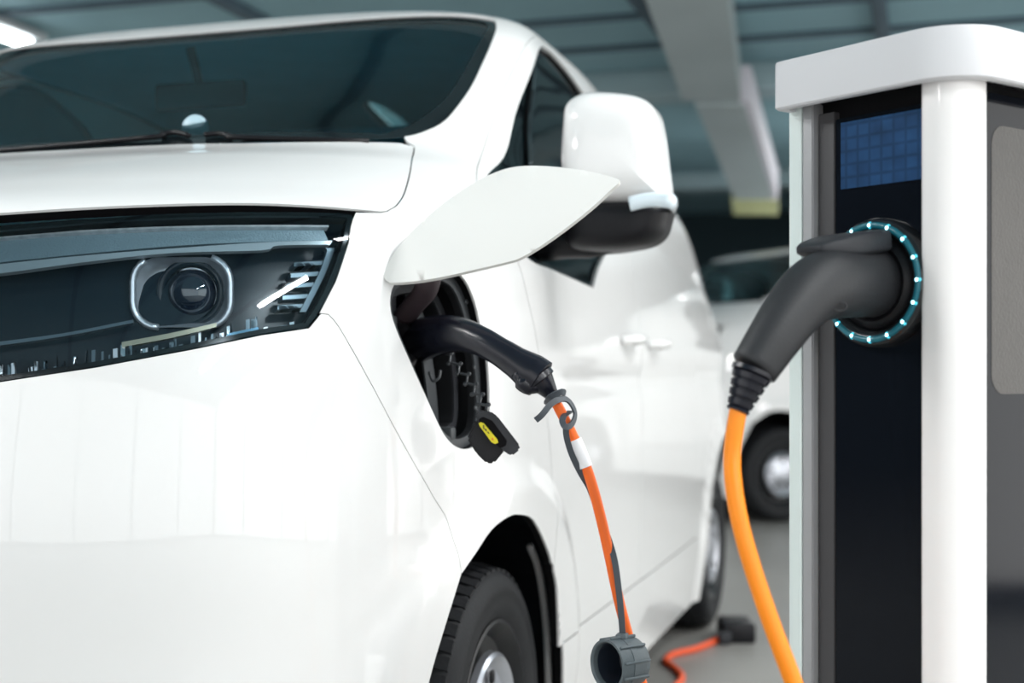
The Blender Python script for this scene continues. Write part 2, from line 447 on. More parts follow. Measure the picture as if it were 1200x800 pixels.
# seams read off the picture
hood_front = [(0.0, pick(20, 251)[1] - .012), (.1, pick(20, 251)[1] - .004)] + picks([(0, 251), (150, 242), (300, 239), (416, 246), (446, 249)])
hood_side = picks([(454, 248), (466, 240), (475, 225), (481, 203), (485, 180), (486, 171)])
hr = [pick(470, 167), pick(445, 166), pick(300, 167), pick(225, 168)]
hood_rear = hr + [(0.06, hr[-1][1] + .0), (0.0, hr[-1][1])]
H = spl(hood_front) + spl(hood_side) + spl(hood_rear)
hood = H + mir(H)[::-1][1:-1]
panel('bonnet', hood, M_WHITE, van, gap=.0035)
lamp_top = [(.13, hood_front[1][1] - .02)] + picks([(0, 262), (60, 257), (150, 250), (300, 246), (400, 248), (415, 251)])
lamp_right = picks([(416, 251), (409, 284), (394, 329), (375, 366), (362, 384)])
lamp_bot = picks([(362, 384), (307, 392), (225, 409), (112, 430), (0, 447)]) + [(.20, pick(0, 447)[1] - .01), (.135, pick(0, 447)[1] + .03)]
lamp_top = [(.13, hood_front[1][1] - .03)] + lamp_top[1:]
LAMP = spl(lamp_top, 4)[:-1] + spl(lamp_right, 4)[:-1] + spl(lamp_bot, 4)
seam = picks([(362, 384), (376, 367), (385, 368), (398, 384), (430, 440), (470, 515), (507, 580), (524, 609), (534, 640), (541, 672)])
seam = [seam[0], seam[1]] + spl(seam[2:], 4)
arch_px = [(541, 672), (557, 649), (576, 621), (595, 606), (609, 603), (626, 610), (642, 643), (648, 664)]
arch_top = spl(picks(arch_px), 4)
arch_left = spl(picks([(541, 672), (521, 737), (503, 800), (487, 880), (476, 960)]), 4)
arch_left += [(arch_left[-1][0] - .01, 0.0)]
arch_right = spl(picks([(648, 664), (653, 690), (659, 745), (660, 800)]), 4); ar = arch_right[-1]
arch_right += [(ar[0] + .03, .10), (ar[0] + .05, 0.)]
fascia_top = [(0., hood_front[0][1] - .004), (.125, hood_front[1][1] - .012)]
FH = fascia_top + lamp_bot[::-1] + seam[1:] + arch_left[1:] + [(0., 0.)]
fascia = FH + mir(FH)[::-1][1:-1]
panel('front_bumper', fascia, M_WHITE, van, gap=.0012)
# grille between the lamps
GR = [(-.105, .93), (.105, .93), (.105, 1.14), (-.105, 1.14)]
gr = panel('grille', GR, M_PLAST, van, off=.003, rim=.01, gap=0)
for k in range(4): panel('grille_bar', [(-.10, .955 + .05 * k), (.10, .955 + .05 * k), (.10, .972 + .05 * k), (-.10, .972 + .05 * k)], M_CHROME, gr, off=.010, rim=.008, gap=0)
# windscreen and pillar
ws_side = picks([(474, 160), (494, 155), (524, 139), (550, 105), (566, 73), (574, 55)])
ws_top = [(1.035, 2.20), (1.03, 2.262), (.985, 2.285), (.8, 2.29), (.5, 2.262), (.2, 2.235), (0, 2.23)]
ws_bot = [(0., hr[-1][1] + .005), (.3, hr[-1][1] + .006), (.7, hr[0][1] + .012)]
WS = ws_bot + spl(ws_side, 4) + spl(ws_top, 4)
WSfull = WS[:-1] + [WS[-1]] + mir(WS)[::-1][1:-1]
def inset(poly, g): return [tuple(p) for p in shrink(resample(poly, .02), g)]
frit_in_h = [(0., 1.705), (.55, 1.705)] + spl(picks([(449, 155), (486, 142), (524, 112), (550, 71), (562, 48)]), 4) + spl([(.985, 2.21), (.96, 2.245), (.8, 2.26), (.5, 2.243), (.2, 2.218), (0, 2.212)], 4)
frit_in = frit_in_h + mir(frit_in_h)[::-1][1:-1]
panel('windscreen_border', WSfull, M_FRIT, van, holes=[frit_in], off=-.004, rim=0, gap=.001)
panel('windscreen', inset(frit_in, -.004), M_SCREEN, van, off=-.006, rim=0, gap=0, step=.03, grid=.03)
# left wing with pillar, charging port and wheel arch
door_up = [(1.47, tR)] + picks([(628, 42), (610, 62), (588, 109), (579, 137), (566, 175), (558, 205), (566, 245), (590, 281), (607, 308), (618, 350), (628, 395), (640, 480), (648, 570), (650, 650), (649, 663)])
DS = spl(door_up, 4)
pil_top = [(1.035, 2.262), (1.47, tR)]
FD = [pick(417, 249)] + lamp_right[1:4] + seam[1:] + arch_top[1:-1] + DS[::-1] + [(1.2, 2.275)] + \
     spl([ws_top[1], ws_top[0]] + ws_side[::-1], 4) + [(hr[0][0] + .012, hr[0][1] + .01)] + spl(hood_side, 6)[::-1] + [pick(446, 249.5)]
port_px = [(478, 318), (462, 333), (457, 357), (464, 385), (480, 422), (497, 460), (512, 493), (521, 510), (531, 521), (543, 526), (556, 523), (568, 512), (573, 492), (574, 470), (573, 440), (570, 410), (563, 380), (556, 352), (545, 328), (530, 316), (505, 311)]
port = picks(port_px); PORT = [tuple(p) for p in smooth_path(port, 3, True)]
panel('wing', FD, M_WHITE, van, holes=[PORT], gap=0.0004, rim=.02)
FDm = FD
panel('wing', FDm, M_WHITE, van, gap=0.0004, rim=.02, mirror=True)
# roof
RF = spl(ws_top, 4)[4:][::-1] + [(1.2, 2.275), (1.47, tR), (S_MAX - .001, tR), (S_MAX - .001, T_MAX - .0005), (0., T_MAX - .0005)]
RF = [(0, 2.23)] + [p for p in RF if p[0] > .02 or p[1] > 2.5]
roof = RF + mir(RF)[::-1][1:-1]
panel('roof', roof, M_WHITE, van, gap=0.0004, grid=.05, step=.03)
# doors
WIN = [(1.187, 1.528), (1.25, 1.715), (1.302, 1.898), (1.37, 2.05), (1.46, 2.185), (1.55, 2.225), (1.72, 2.215), (2.04, 2.14), (2.22, 2.07), (2.33, 1.95), (2.37, 1.70), (2.37, 1.42), pick(709, 300), pick(697, 335), pick(693, 336), pick(670, 326), pick(645, 315), pick(622, 305), pick(602, 282), pick(586, 248), pick(575, 217)]
WIN = [tuple(p) for p in smooth_path(WIN, 4, True)]
sB = st_of_xyz(2.16, .9, 2.6)[0]; sC = st_of_xyz(3.28, .9, 3.7)[0]
tD = st_of_xyz(2.2, .46, 2.6)[1]
D1 = DS + spl(arch_right[:6], 1) + [(arch_right[6][0] + .02, tD), (sB, tD), (sB - .01, 1.1), (sB - .0, tR)]
D1 = DS + arch_right[1:5] + [(arch_right[5][0] + .03, tD), (sB, tD), (sB - .01, 1.1), (sB, tR)]
D2 = [(sB, tD), (sC, tD), (sC, tR), (sB, tR), (sB - .01, 1.1)]
for mi_ in (False, True):
    d1 = panel('front_door', D1, M_WHITE, van, holes=[WIN], gap=.003, mirror=mi_)
    panel('window_glass', inset(WIN, -.012), M_SIDEGLASS, d1, off=-.014, rim=0, gap=0, mirror=mi_)
    panel('window_seal', inset(WIN, -.002), M_FRIT, d1, holes=[inset(WIN, .016)], off=-.006, rim=.012, gap=0, mirror=mi_)
    panel('quarter_post', [(1.47, 1.22), (1.50, 1.22), (1.44, 2.19), (1.40, 2.12)], M_FRIT, d1, off=-.006, rim=.01, gap=0, mirror=mi_)
    d2 = panel('side_door', D2, M_WHITE, van, gap=.003, mirror=mi_, grid=.04)
    SILL = arch_right[5:] + [(arch_right[-1][0], 0), (st_of_xyz(3.47, .3, 3.9)[0], 0), (st_of_xyz(3.46, .42, 3.9)[0], tD), (arch_right[5][0] + .03, tD)]
    panel('sill', SILL, M_WHITE, van, gap=.002, mirror=mi_, grid=.04)
    sW = st_of_xyz(REAR_Y, .34, 4.3)[0]
    arc = [(sW + .44 * math.cos(a), st_of_xyz(REAR_Y, .38, 4.3)[1] + .44 * math.sin(a)) for a in np.linspace(0, PI, 25)]
    REAR = [(S_MAX - .002, 0), (sW + .46, 0)] + arc + [(sW - .44, tD - .02), (sC, tD), (sC, tR), (S_MAX - .002, tR)]
    panel('rear_quarter', REAR, M_WHITE, van, gap=.0005, mirror=mi_, grid=.05)
    # door handles
    for (ps, dd) in (((735, 400), d1), ((765, 405), d2)):
        st = pick(*ps)
        if mi_: st = (-st[0], st[1])
        p = Vector(surf(*st)); nn = Vector(normal(*st))
        bm = bmesh.new(); tube(bm, smooth_path([p + Vector((0, -.08, .0)), p + nn * .035 + Vector((0, -.06, 0)), p + nn * .045, p + nn * .035 + Vector((0, .06, 0)), p + Vector((0, .08, 0))], 4), .014, 10)
        obj('door_handle', bm, M_WHITE, dd)
# dark cabin: liner, bulkhead, dashboard, seats
roof_in = panel('headliner', roof, M_TEALTRIM, van, off=-.03, rim=0, gap=.02, grid=.08, step=.05)
box_obj('bulkhead', (0, 2.25, 1.2), (1.66, .04, 1.40), M_TEALTRIM, van, .01)
box_obj('cabin_floor', (0, 1.55, .45), (1.70, 1.4, .05), M_TEALTRIM, van, .01)
bm = bmesh.new()
sec = [(.70, 1.20), (.70, 1.50), (.80, 1.545), (.95, 1.55), (1.10, 1.53), (1.18, 1.46), (1.16, 1.30), (1.05, 1.18)]
tube(bm, [(-.80, 0, 0), (-.4, 0, 0), (0, 0, 0), (.4, 0, 0), (.80, 0, 0)], 1.0, sec=[(0, 0)] * 3) if False else None
L0 = [bm.verts.new((-.80, y, z)) for y, z in sec]; L1 = [bm.verts.new((.80, y, z)) for y, z in sec]
for k in range(len(sec)): bm.faces.new((L0[k], L0[(k + 1) % len(sec)], L1[(k + 1) % len(sec)], L1[k]))
bm.faces.new(L0[::-1]); bm.faces.new(L1); bmesh.ops.recalc_face_normals(bm, faces=bm.faces)
obj('dashboard', bm, M_TEALTRIM, van, True, 35)
bm = bmesh.new(); c = Vector((.38, 1.30, 1.40)); ax = Vector((0, .75, .66)).normalized(); a, b, d = frame(ax)
tube(bm, [c + (a * math.cos(w) + b * math.sin(w)) * .19 for w in np.linspace(0, 2 * PI, 41)], .014, 10, False)
for w in (0, PI, -PI / 2): tube(bm, [c, c + (a * math.cos(w) + b * math.sin(w)) * .19], .013, 8)
lathe(bm, [(-.02, 0), (-.02, .05), (.02, .055), (.05, .03), (.05, 0)], c, ax, 20)
obj('steering_wheel', bm, M_PLASTG, van)
for x in (.40, -.12, -.52):
    e = bpy.data.objects.new('seat', None); COL.objects.link(e); e.location = (x, 1.75, .8); e.parent = van; e.matrix_parent_inverse = Matrix()
    box_obj('seat_cushion', (x, 1.70, .85), (.48, .50, .16), M_TEALTRIM, e, .05, seg=3)
    box_obj('seat_back', (x, 2.0, 1.2), (.47, .14, .66), M_TEALTRIM, e, .05, Matrix.Rotation(-.18, 3, 'X'), 3)
    box_obj('headrest', (x, 2.09, 1.63), (.27, .10, .18), M_TEALTRIM, e, .04, Matrix.Rotation(-.1, 3, 'X'), 3)
# rear-view mirror and the round holder on the windscreen
M_PALE = mat('pale_disc', (.45, .62, .70), .4)
e = bpy.data.objects.new('rear_view_mirror', None); COL.objects.link(e); e.parent = van
p = at(235, 112, 3.46)
box_obj('mirror_body', p, (.255, .03, .07), M_FRIT, e, .012, seg=3)
bm = bmesh.new(); tube(bm, [p + Vector((0, .0, .02)), p + Vector((0, -.05, .11))], .012, 8); obj('mirror_stem', bm, M_FRIT, e)
pp = at(229, 150, 3.0)
bm = bmesh.new(); lathe(bm, [(-.008, 0), (-.008, .026), (0, .030), (.008, .026), (.008, 0)], pp, LOOK, 24)
tube(bm, [pp + Vector((0, 0, -.02)), pp + Vector((0, .02, -.07))], .018, 12)
obj('disc_holder', bm, M_PALE, van)['label'] = 'pale blue disc behind the windscreen'
# wipers lie at the foot of the windscreen, only the linkage shows above the bonnet edge
for k_, PX in enumerate(([(165, 164), (190, 159), (207, 157), (222, 161)], [(240, 160), (256, 158.5), (270, 161), (280, 163)])):
    q = [pick(*p) for p in PX]; P = [Vector(surf(*a_)) + Vector(normal(*a_)) * .004 for a_ in q]
    far = (q[0][0] - .45, 1.655) if k_ == 0 else (q[-1][0] + .35, 1.655)
    fp_ = Vector(surf(*far)) + Vector(normal(*far)) * .002
    P = [fp_] + P if k_ == 0 else P + [fp_]
    bm = bmesh.new(); tube(bm, smooth_path(P, 4), .006, 8); obj('wiper', bm, M_PLAST, van)

# ------------------------------------------------------------------ headlamps
def lampset(mirror):
    e = bpy.data.objects.new('headlamp', None); COL.objects.link(e); e.parent = van
    e.location = surf(-.6 if mirror else .6, 1.1)
    e.matrix_parent_inverse = Matrix()
    panel('lens', LAMP, M_LENS, e, off=-.003, rim=.085, gap=.002, rim_mat=M_LAMPDARK, mirror=mirror)
    panel('lamp_housing', LAMP, M_LAMPDARK, e, off=-.082, rim=0, gap=0, mirror=mirror)
    panel('lamp_border', LAMP, M_FRIT, e, holes=[inset(LAMP, .011)], off=-.005, rim=.02, gap=.002, mirror=mirror)
    def strip(name, top, bot, m, off, rim=.012):
        panel(name, spl(picks(top), 4) + spl(picks(bot), 4)[::-1], m, e, off=off, rim=rim, gap=0, step=.012, grid=.02, mirror=mirror, rim_mat=m)
    strip('light_guide', [(-60, 276), (0, 269), (100, 262), (230, 257), (386, 258)], [(-60, 304), (0, 298), (100, 288), (230, 277), (355, 273), (392, 272)], M_GUIDE, -.030)
    strip('guide_edge', [(-60, 272), (0, 266), (100, 259), (230, 254), (390, 255)], [(-60, 276), (0, 270), (100, 262), (230, 256.5), (390, 257.5)], M_GLINT, -.022)
    strip('trim_blade', [(-60, 308), (0, 302), (100, 292), (215, 283), (325, 276), (396, 275)], [(-60, 318), (0, 313), (100, 300), (200, 290), (310, 287), (330, 281), (393, 280.5)], M_BLADE, -.024)
    strip('lower_blade', [(-40, 396), (60, 383), (150, 366)], [(-40, 401), (60, 387), (150, 370)], M_LAMPGREY, -.05)
    strip('gold_bar', [(140, 398), (200, 387), (255, 375)], [(140, 404), (200, 393), (255, 380)], M_GOLD, -.020)
    # fins in the outer corner
    for y0, x0, x1 in ((300, 352, 388), (313, 348, 386), (326, 343, 382), (340, 338, 374), (352, 332, 368)):
        strip('fin', [(x0, y0), (x1, y0 - 2)], [(x0, y0 + 5), (x1, y0 + 3)], M_LAMPGREY, -.035, .03)
    strip('corner_blade', [(397, 283), (400, 286), (388, 318), (366, 361)], [(389, 283), (391, 288), (381, 316), (358, 361)], M_LAMPGREY, -.03)
    # window glints along the lower lens, put in as bright bits
    rnd = random.Random(3)
    strip('blue_reflection', [(268, 388), (306, 380)], [(268, 397), (306, 389)], M_BLUEREFL, -.02, .004)  # blue reflection on the lens, put in as a coloured strip
    for k in range(52):
        x = -20 + k * 7.2 + rnd.uniform(-3, 3); yb = float(np.interp(x, [-30, 0, 112, 225, 307, 362], [452, 444, 427, 406, 389, 381]))
        w = rnd.uniform(2, 6); h = rnd.choice([4, 6, 9, 14, 18])
        if x > 350 or x < -20: continue
        strip('glint_bit', [(x, yb - 4 - h), (x + w, yb - 5 - h)], [(x, yb - 4), (x + w, yb - 5)], rnd.choice([M_CHROME, M_LAMPGREY, M_LAMPGREY, M_BOWL, M_LAMPDARK]), -.03 + rnd.uniform(-.01, .01), .006)
    # projector
    sgn = -1 if mirror else 1
    c = np.array(at(216, 343, 2.43)); ax = Vector((.30, -.95, 0)).normalized()
    def mp(v): return Vector((sgn * v[0], v[1], v[2]))
    a, b, d = frame(ax)      # a lateral, b up
    if a.x < 0: a = -a
    C0 = Vector(c)
    W, Hh, r = .086, .062, .045
    loop = []
    for (sx, sy, a0) in ((1, 1, 0), (-1, 1, 90), (-1, -1, 180), (1, -1, 270)):
        for k in range(7):
            w = math.radians(a0 + 15 * k); loop.append((sx * (W - r) + r * math.cos(w), sy * (Hh - r) + r * math.sin(w)))
    bm = bmesh.new()
    P = [mp(C0 + a * u + b * v + d * .02) for u, v in loop]
    tube(bm, P[21:] + P[:6], .0062, 8); obj('projector_arc', bm, M_BOWL, e)  # ring kept only at its bright crescents, the gleam put into the shape
    bm = bmesh.new(); tube(bm, P[9:21], .0062, 8); obj('projector_arc', bm, M_BOWL, e)
    bm = bmesh.new(); rings = []
    for (f, dz) in ((1., .018), (.85, -.002), (.62, -.02), (.55, -.012)):
        rings.append([bm.verts.new(mp(C0 + a * u * f + b * v * (f if f > .6 else f * 1.15) + d * dz)) for u, v in loop])
    for A, B in zip(rings[:-1], rings[1:]):
        for k in range(len(A)): bm.faces.new((A[k], A[(k + 1) % len(A)], B[(k + 1) % len(A)], B[k]))
    bmesh.ops.recalc_face_normals(bm, faces=bm.faces); obj('projector_bowl', bm, M_BOWL, e)
    bm = bmesh.new(); q = mp(C0 + a * .010 + d * -.018); dd = Vector((sgn * d.x, d.y, d.z))
    lathe(bm, [(-.03, .062), (.018, .060), (.020, .053), (.010, .046), (.0, .046)], q, dd, 32); obj('lens_barrel', bm, M_LAMPDARK, e)
    bm = bmesh.new(); lathe(bm, [(.004, .044), (.016, .040), (.026, .030), (.032, .016), (.034, 0)], q, dd, 32); obj('projector_lens', bm, M_BALL, e)
    return e
M_GUIDE = mat('light_guide', (.30, .40, .45), .2, metal=.2, bump=.9, bscale=260)
M_GLINT = mat('lamp_glint', (.72, .78, .84), .3, metal=.2, var=.5, vscale=60)  # sparkle of the guide edge, put into the colour
M_BLADE = mat('lamp_blade', (.55, .62, .66), .25, metal=.3)
M_GOLD = mat('warm_reflector', (.50, .47, .36), .3, metal=.7)
M_BLUEREFL = mat('blue_reflection_tint', (.25, .45, .62), .12, metal=.8)
M_BOWL = mat('bowl_chrome', (.80, .84, .90), .28, metal=.7)
M_BALL = mat('projector_glass', (.010, .018, .035), .04, spec=1., coat=1., coat_rough=0)
lampset(False); lampset(True)

# ------------------------------------------------------------------ wheels
def make_wheel(center, outer_sign, parent):
    e = bpy.data.objects.new('wheel', None); COL.objects.link(e); e.location = center; e.parent = parent; e.matrix_parent_inverse = Matrix()
    C = Vector(center); ax = Vector((outer_sign, 0, 0)); R = WHEEL_R
    bm = bmesh.new()
    lathe(bm, [(-.10, .225), (-.112, .26), (-.112, .305), (-.095, R - .012), (.092, R - .012), (.108, R - .03), (.115, R - .048), (.117, .285), (.113, .28), (.115, .262), (.106, .235), (.098, .222)], C, ax, 72)
    obj('tyre', bm, M_RUBBER, e, True, 50)
    bm = bmesh.new(); rnd = random.Random(1)
    n = 56
    for k in range(n):
        for row, (x0, x1, ph) in enumerate(((-.094, -.05, 0), (-.042, -.004, .5), (.004, .042, 0), (.05, .098, .5))):
            w = 2 * PI * (k + ph) / n; dw = 2 * PI / n * .36
            vs = []
            for rr in (R - .016, R):
                for (xx, ww) in ((x0, -dw), (x1, -dw + .015), (x1, dw + .015), (x0, dw)):
                    rq = rr - (.012 if (row == 3 and xx == x1) or (row == 0 and xx == x0) else 0)
                    vs.append(bm.verts.new(C + Vector((outer_sign * xx, rq * math.cos(w + ww), rq * math.sin(w + ww)))))
            for f in ((4, 5, 6, 7), (0, 1, 5, 4), (1, 2, 6, 5), (2, 3, 7, 6), (3, 0, 4, 7)): bm.faces.new([vs[i] for i in f])
    bmesh.ops.recalc_face_normals(bm, faces=bm.faces); obj('tread', bm, M_RUBBER, e, False)
    bm = bmesh.new(); lathe(bm, [(-.09, .21), (.09, .212), (.104, .226), (.106, .218), (.094, .205), (.07, .19), (.05, .12), (.055, .05), (.055, 0)], C, ax, 48)
    obj('rim', bm, M_RIMD, e, True, 40)
    bm = bmesh.new()
    lathe(bm, [(.085, .158), (.100, .156), (.106, .148), (.100, .135), (.088, .12), (.09, .09), (.105, .06), (.11, .03), (.11, 0)], C, ax, 48); obj('hub_cap', bm, M_STEEL, e, True, 40)
    for k in range(5):
        w = 2 * PI * k / 5 + .3; bm = bmesh.new()
        p = C + Vector((outer_sign * .098, .105 * math.cos(w), .105 * math.sin(w))); box(bm, p, (.01, .03, .022), Matrix.Rotation(w, 3, 'X'), .006); obj('vent_slot', bm, M_PLAST, e)
    return e
XW = .80
for yy in (WHEEL_Y, REAR_Y):
    for sg in (1, -1):
        make_wheel((sg * XW, yy, WHEEL_Z), sg, van)
        # black wheel-house liner
        bm = bmesh.new(); rings = []
        for x in (.50, .91):
            rings.append([bm.verts.new((sg * min(x, (.80 if yy > 2 else .93 - .62 * max(0., -.12 - .47 * math.cos(w)))), yy + .47 * math.cos(w), WHEEL_Z + .02 + .475 * math.sin(w))) for w in np.linspace(-.5, PI + .5, 33)])
        for k in range(32): bm.faces.new((rings[0][k], rings[0][k + 1], rings[1][k + 1], rings[1][k]))
        bm.faces.new(rings[0]); obj('wheel_liner', bm, M_PLAST, van, False)
# brake-line pipe and edge strip behind the front arch
box_obj('underbody', (0, 2.3, .30), (1.5, 3.9, .18), M_PLAST, van, .02)
M_STRIP = mat('liner_strip', (.45, .45, .45), .5)
bm = bmesh.new()
lp = smooth_path([at_plane(*q, 0, .912) for q in ((621, 640), (629, 660), (635, 690), (640, 735), (642, 780), (643, 830))], 4)
tube(bm, lp, .009, 8, sx=1.0); obj('liner_edge', bm, M_STRIP, van)

# ------------------------------------------------------------------ door mirrors
def door_mirror(sg):
    e = bpy.data.objects.new('door_mirror', None); COL.objects.link(e); e.parent = van; e.location = (sg * 1.05, 1.15, 1.5); e.matrix_parent_inverse = Matrix()
    def px2(px, py, y=1.15):
        p = at_plane(px, py, 1, y); return p
    def shell(name, outline, depth_f, depth_b, m, zc=None, pw=3.0):
        pts = [px2(*q) for q in outline]; P = smooth_path([(p.x, p.z) for p in pts], 5, True)
        cx = sum(p[0] for p in P) / len(P); cz = sum(p[1] for p in P) / len(P)
        bm = bmesh.new(); rings = []
        for k in np.linspace(0, 1, 14):      # front dome towards -y
            f = math.cos(k * PI / 2) ** (2 / pw) if k < 1 else 0.0; dy = -depth_f * math.sin(k * PI / 2) ** (2 / 2.2)
            if k == 1: rings.append([bm.verts.new((sg * cx, 1.15 - depth_f, cz))])
            else: rings.append([bm.verts.new((sg * (cx + (x - cx) * f), 1.15 + dy, cz + (z - cz) * f)) for x, z in P])
        back = [bm.verts.new((sg * x, 1.15 + depth_b, z)) for x, z in P]
        n = len(P)
        for A, B in zip([back] + rings[:-1], rings):
            for k in range(n):
                if len(B) == 1: bm.faces.new((A[k], A[(k + 1) % n], B[0]))
                else: bm.faces.new((A[k], A[(k + 1) % n], B[(k + 1) % n], B[k]))
        bm.faces.new(back); bmesh.ops.recalc_face_normals(bm, faces=bm.faces)
        return obj(name, bm, m, e, True, 50)
    shell('mirror_cap', [(663, 150), (667, 125), (685, 112), (715, 110), (750, 115), (768, 128), (776, 155), (781, 195), (785, 232), (780, 240), (730, 243), (690, 243), (664, 236), (661, 200)], .10, .05, M_WHITE, pw=4.5)
    shell('mirror_base', [(668, 244), (690, 238), (740, 236), (783, 240), (783, 262), (776, 278), (760, 288), (730, 294), (700, 296), (675, 293), (664, 280), (663, 258)], .075, .05, M_PLAST, pw=4.5)
    bm = bmesh.new(); pts = [px2(*q, y=1.055) for q in ((738, 239), (755, 235), (772, 234), (786, 236))] + [px2(790, 240, 1.10), px2(790, 242, 1.18)]
    tube(bm, [(sg * p[0], p[1], p[2]) for p in smooth_path(pts, 4)], .017, 10, sx=.5); obj('indicator', bm, M_INDIC, e)
    bm = bmesh.new(); pts = [px2(716, 282), px2(690, 287), px2(664, 285), (.90, 1.17, 1.40)]
    tube(bm, [(sg * p[0], 1.16 if i < 3 else p[1], p[2]) for i, p in enumerate(pts)], [.028, .03, .035, .045], 12); obj('mirror_arm', bm, M_PLAST, e)
    P = [px2(*q) for q in ((676, 125), (765, 125), (775, 230), (672, 230))]
    quick('mirror_glass', [(sg * p.x, 1.202, p.z) for p in P], [(0, 1, 2, 3)], M_CHROME, e)
    return e
M_INDIC = mat('clear_indicator', (.70, .80, .86), .1, spec=.8, coat=1.)
door_mirror(1); door_mirror(-1)

# ------------------------------------------------------------------ charging port: well, flange, socket, hinge, flap, cap on its curly strap
pe = bpy.data.objects.new('charging_port', None); COL.objects.link(pe); pe.parent = van; pe.location = surf(*port[8]); pe.matrix_parent_inverse = Matrix()
M_WELL = mat('port_well', (.010, .011, .013), .55, var=.3, vscale=20)
M_RIB = mat('port_rib', (.045, .050, .055), .45)
PO = resample(PORT, .02); PW = [tuple(p) for p in shrink(PO, -.004)]
bm = bmesh.new(); A = np.array(PW); X = surf(A[:, 0], A[:, 1]); Nn = normal(A[:, 0], A[:, 1]); rings = []
for dpt in (.004, .03, .10, .15): rings.append([bm.verts.new(X[i] - Nn[i] * dpt) for i in range(len(X))])
for a_, b_ in zip(rings[:-1], rings[1:]):
    for k in range(len(a_)): bm.faces.new((a_[k], a_[(k + 1) % len(a_)], b_[(k + 1) % len(a_)], b_[k]))
bmesh.ops.recalc_face_normals(bm, faces=bm.faces); obj('well_wall', bm, M_WELL, pe, True, 40)
panel('well_back', PW, M_WELL, pe, off=-.15, rim=0, gap=0)
panel('flange', PW, M_RIB, pe, holes=[inset(PORT, .020)], off=-.020, rim=.02, gap=0, rim_mat=M_WELL)
panel('inner_flange', inset(PORT, .024), M_PLASTG, pe, holes=[inset(PORT, .042)], off=-.06, rim=.04, gap=0, rim_mat=M_WELL)
# vertical rib, small boxes and screws inside the well
panel('well_rib', spl(picks([(512, 335), (522, 350), (530, 375), (534, 400), (540, 440), (545, 480), (548, 505)]), 3) + spl(picks([(520, 333), (532, 350), (541, 375), (546, 400), (552, 440), (556, 480), (557, 502)]), 3)[::-1], M_RIB, pe, off=-.085, rim=.03, gap=0)
for (x, y, d_, s_) in ((474, 378, .05, (.034, .03, .045)), (496, 440, .085, (.04, .03, .05)), (512, 470, .085, (.05, .03, .035)), (540, 508, .05, (.06, .03, .03)), (487, 343, .09, (.04, .04, .06))):
    st = pick(x, y); p = Vector(surf(*st)) - Vector(normal(*st)) * d_
    box_obj('bracket', p, s_, M_RIB if y > 500 else M_PLASTG, pe, .006)
for (x, y) in ((466, 381), (555, 352), (565, 430), (566, 478), (516, 500)):
    st = pick(x, y); p = Vector(surf(*st)) - Vector(normal(*st)) * (.019 if x > 500 else .03)
    bm = bmesh.new(); lathe(bm, [(0, .005), (.003, .005), (.004, .003), (.004, 0)], p, Vector(normal(*st)), 12); obj('screw', bm, M_RIB, pe)
# hinge arm
bm = bmesh.new(); tube(bm, smooth_path([at(474, 372, 2.66), at(484, 358, 2.63), at(496, 345, 2.60), at(501, 333, 2.57), at(500, 324, 2.555)], 4), .016, 10, sx=1.6); obj('hinge_arm', bm, mat('hinge_plum', (.05, .036, .042), .5), pe)
bm = bmesh.new(); stp = pick(500, 398); psock = Vector(surf(*stp)) - Vector(normal(*stp)) * .13
lathe(bm, [(0, .062), (.05, .062), (.055, .055), (.055, .04), (.01, .04)], psock, Vector(normal(*stp)), 32); obj('socket', bm, M_PLAST, pe)
# flap: a curved painted shell swung up on the arm
flap_px = [(450, 324), (453, 312), (466, 290), (492, 262), (520, 238), (552, 216), (580, 202), (606, 195), (640, 194.5), (680, 199), (705, 204), (722, 209), (726, 213), (716, 222), (697, 240), (670, 262), (640, 284), (612, 301), (594, 307), (560, 315), (520, 324), (490, 329), (465, 331), (455, 330)]
fl = [tuple(p) for p in smooth_path(flap_px, 3, True)]
O2 = resample(fl, 6); lo, hi = O2.min(0), O2.max(0)
G = np.stack(np.meshgrid(np.arange(lo[0], hi[0], 12), np.arange(lo[1], hi[1], 12), indexing='ij'), -1).reshape(-1, 2)
k = inside(O2, G) & (bdist(O2, G) > 5); G = G[k]; pts = np.concatenate([O2, G]); nb = len(O2)
vo, eo, fo, _, _, _ = delaunay_2d_cdt([Vector(p) for p in pts], [(i, (i + 1) % nb) for i in range(nb)], [], 0, 1e-6)
V2 = np.array([tuple(v) for v in vo]); T = np.array([tuple(f) for f in fo]); T = T[inside(O2, V2[T].mean(1))]
def flap_pt(x, y):
    q = (x - 450) / 275; w = (y - (330 - 117 * q)) / 110      # q along, w across (negative = upper edge)
    dep = 2.52 - .06 * q + (-w) * .10 + .05 * w * w + .03 * (q - .5) ** 2
    return at(x, y, dep)
top = [flap_pt(*p) for p in V2]; nrm = [Vector((0, 0, 0)) for _ in top]
for f in T:
    n_ = (top[f[1]] - top[f[0]]).cross(top[f[2]] - top[f[0]])
    if n_.dot(Vector(CAM) - top[f[0]]) < 0: n_ = -n_; f[:] = f[::-1]
    for i in f: nrm[i] += n_
nrm = [n_.normalized() for n_ in nrm]; N0 = len(top)
verts = top + [p - n_ * .009 for p, n_ in zip(top, nrm)]
faces = [tuple(int(i) for i in f) for f in T] + [tuple(int(i) + N0 for i in f[::-1]) for f in T]
nv_ = len(verts); verts += [verts[i] for i in range(nb)] + [verts[i + N0] for i in range(nb)]
faces += [(nv_ + i, nv_ + nb + i, nv_ + nb + (i + 1) % nb, nv_ + (i + 1) % nb) for i in range(nb)]
fo_ = quick('charging_flap', verts, faces, M_FLAP, pe, True)
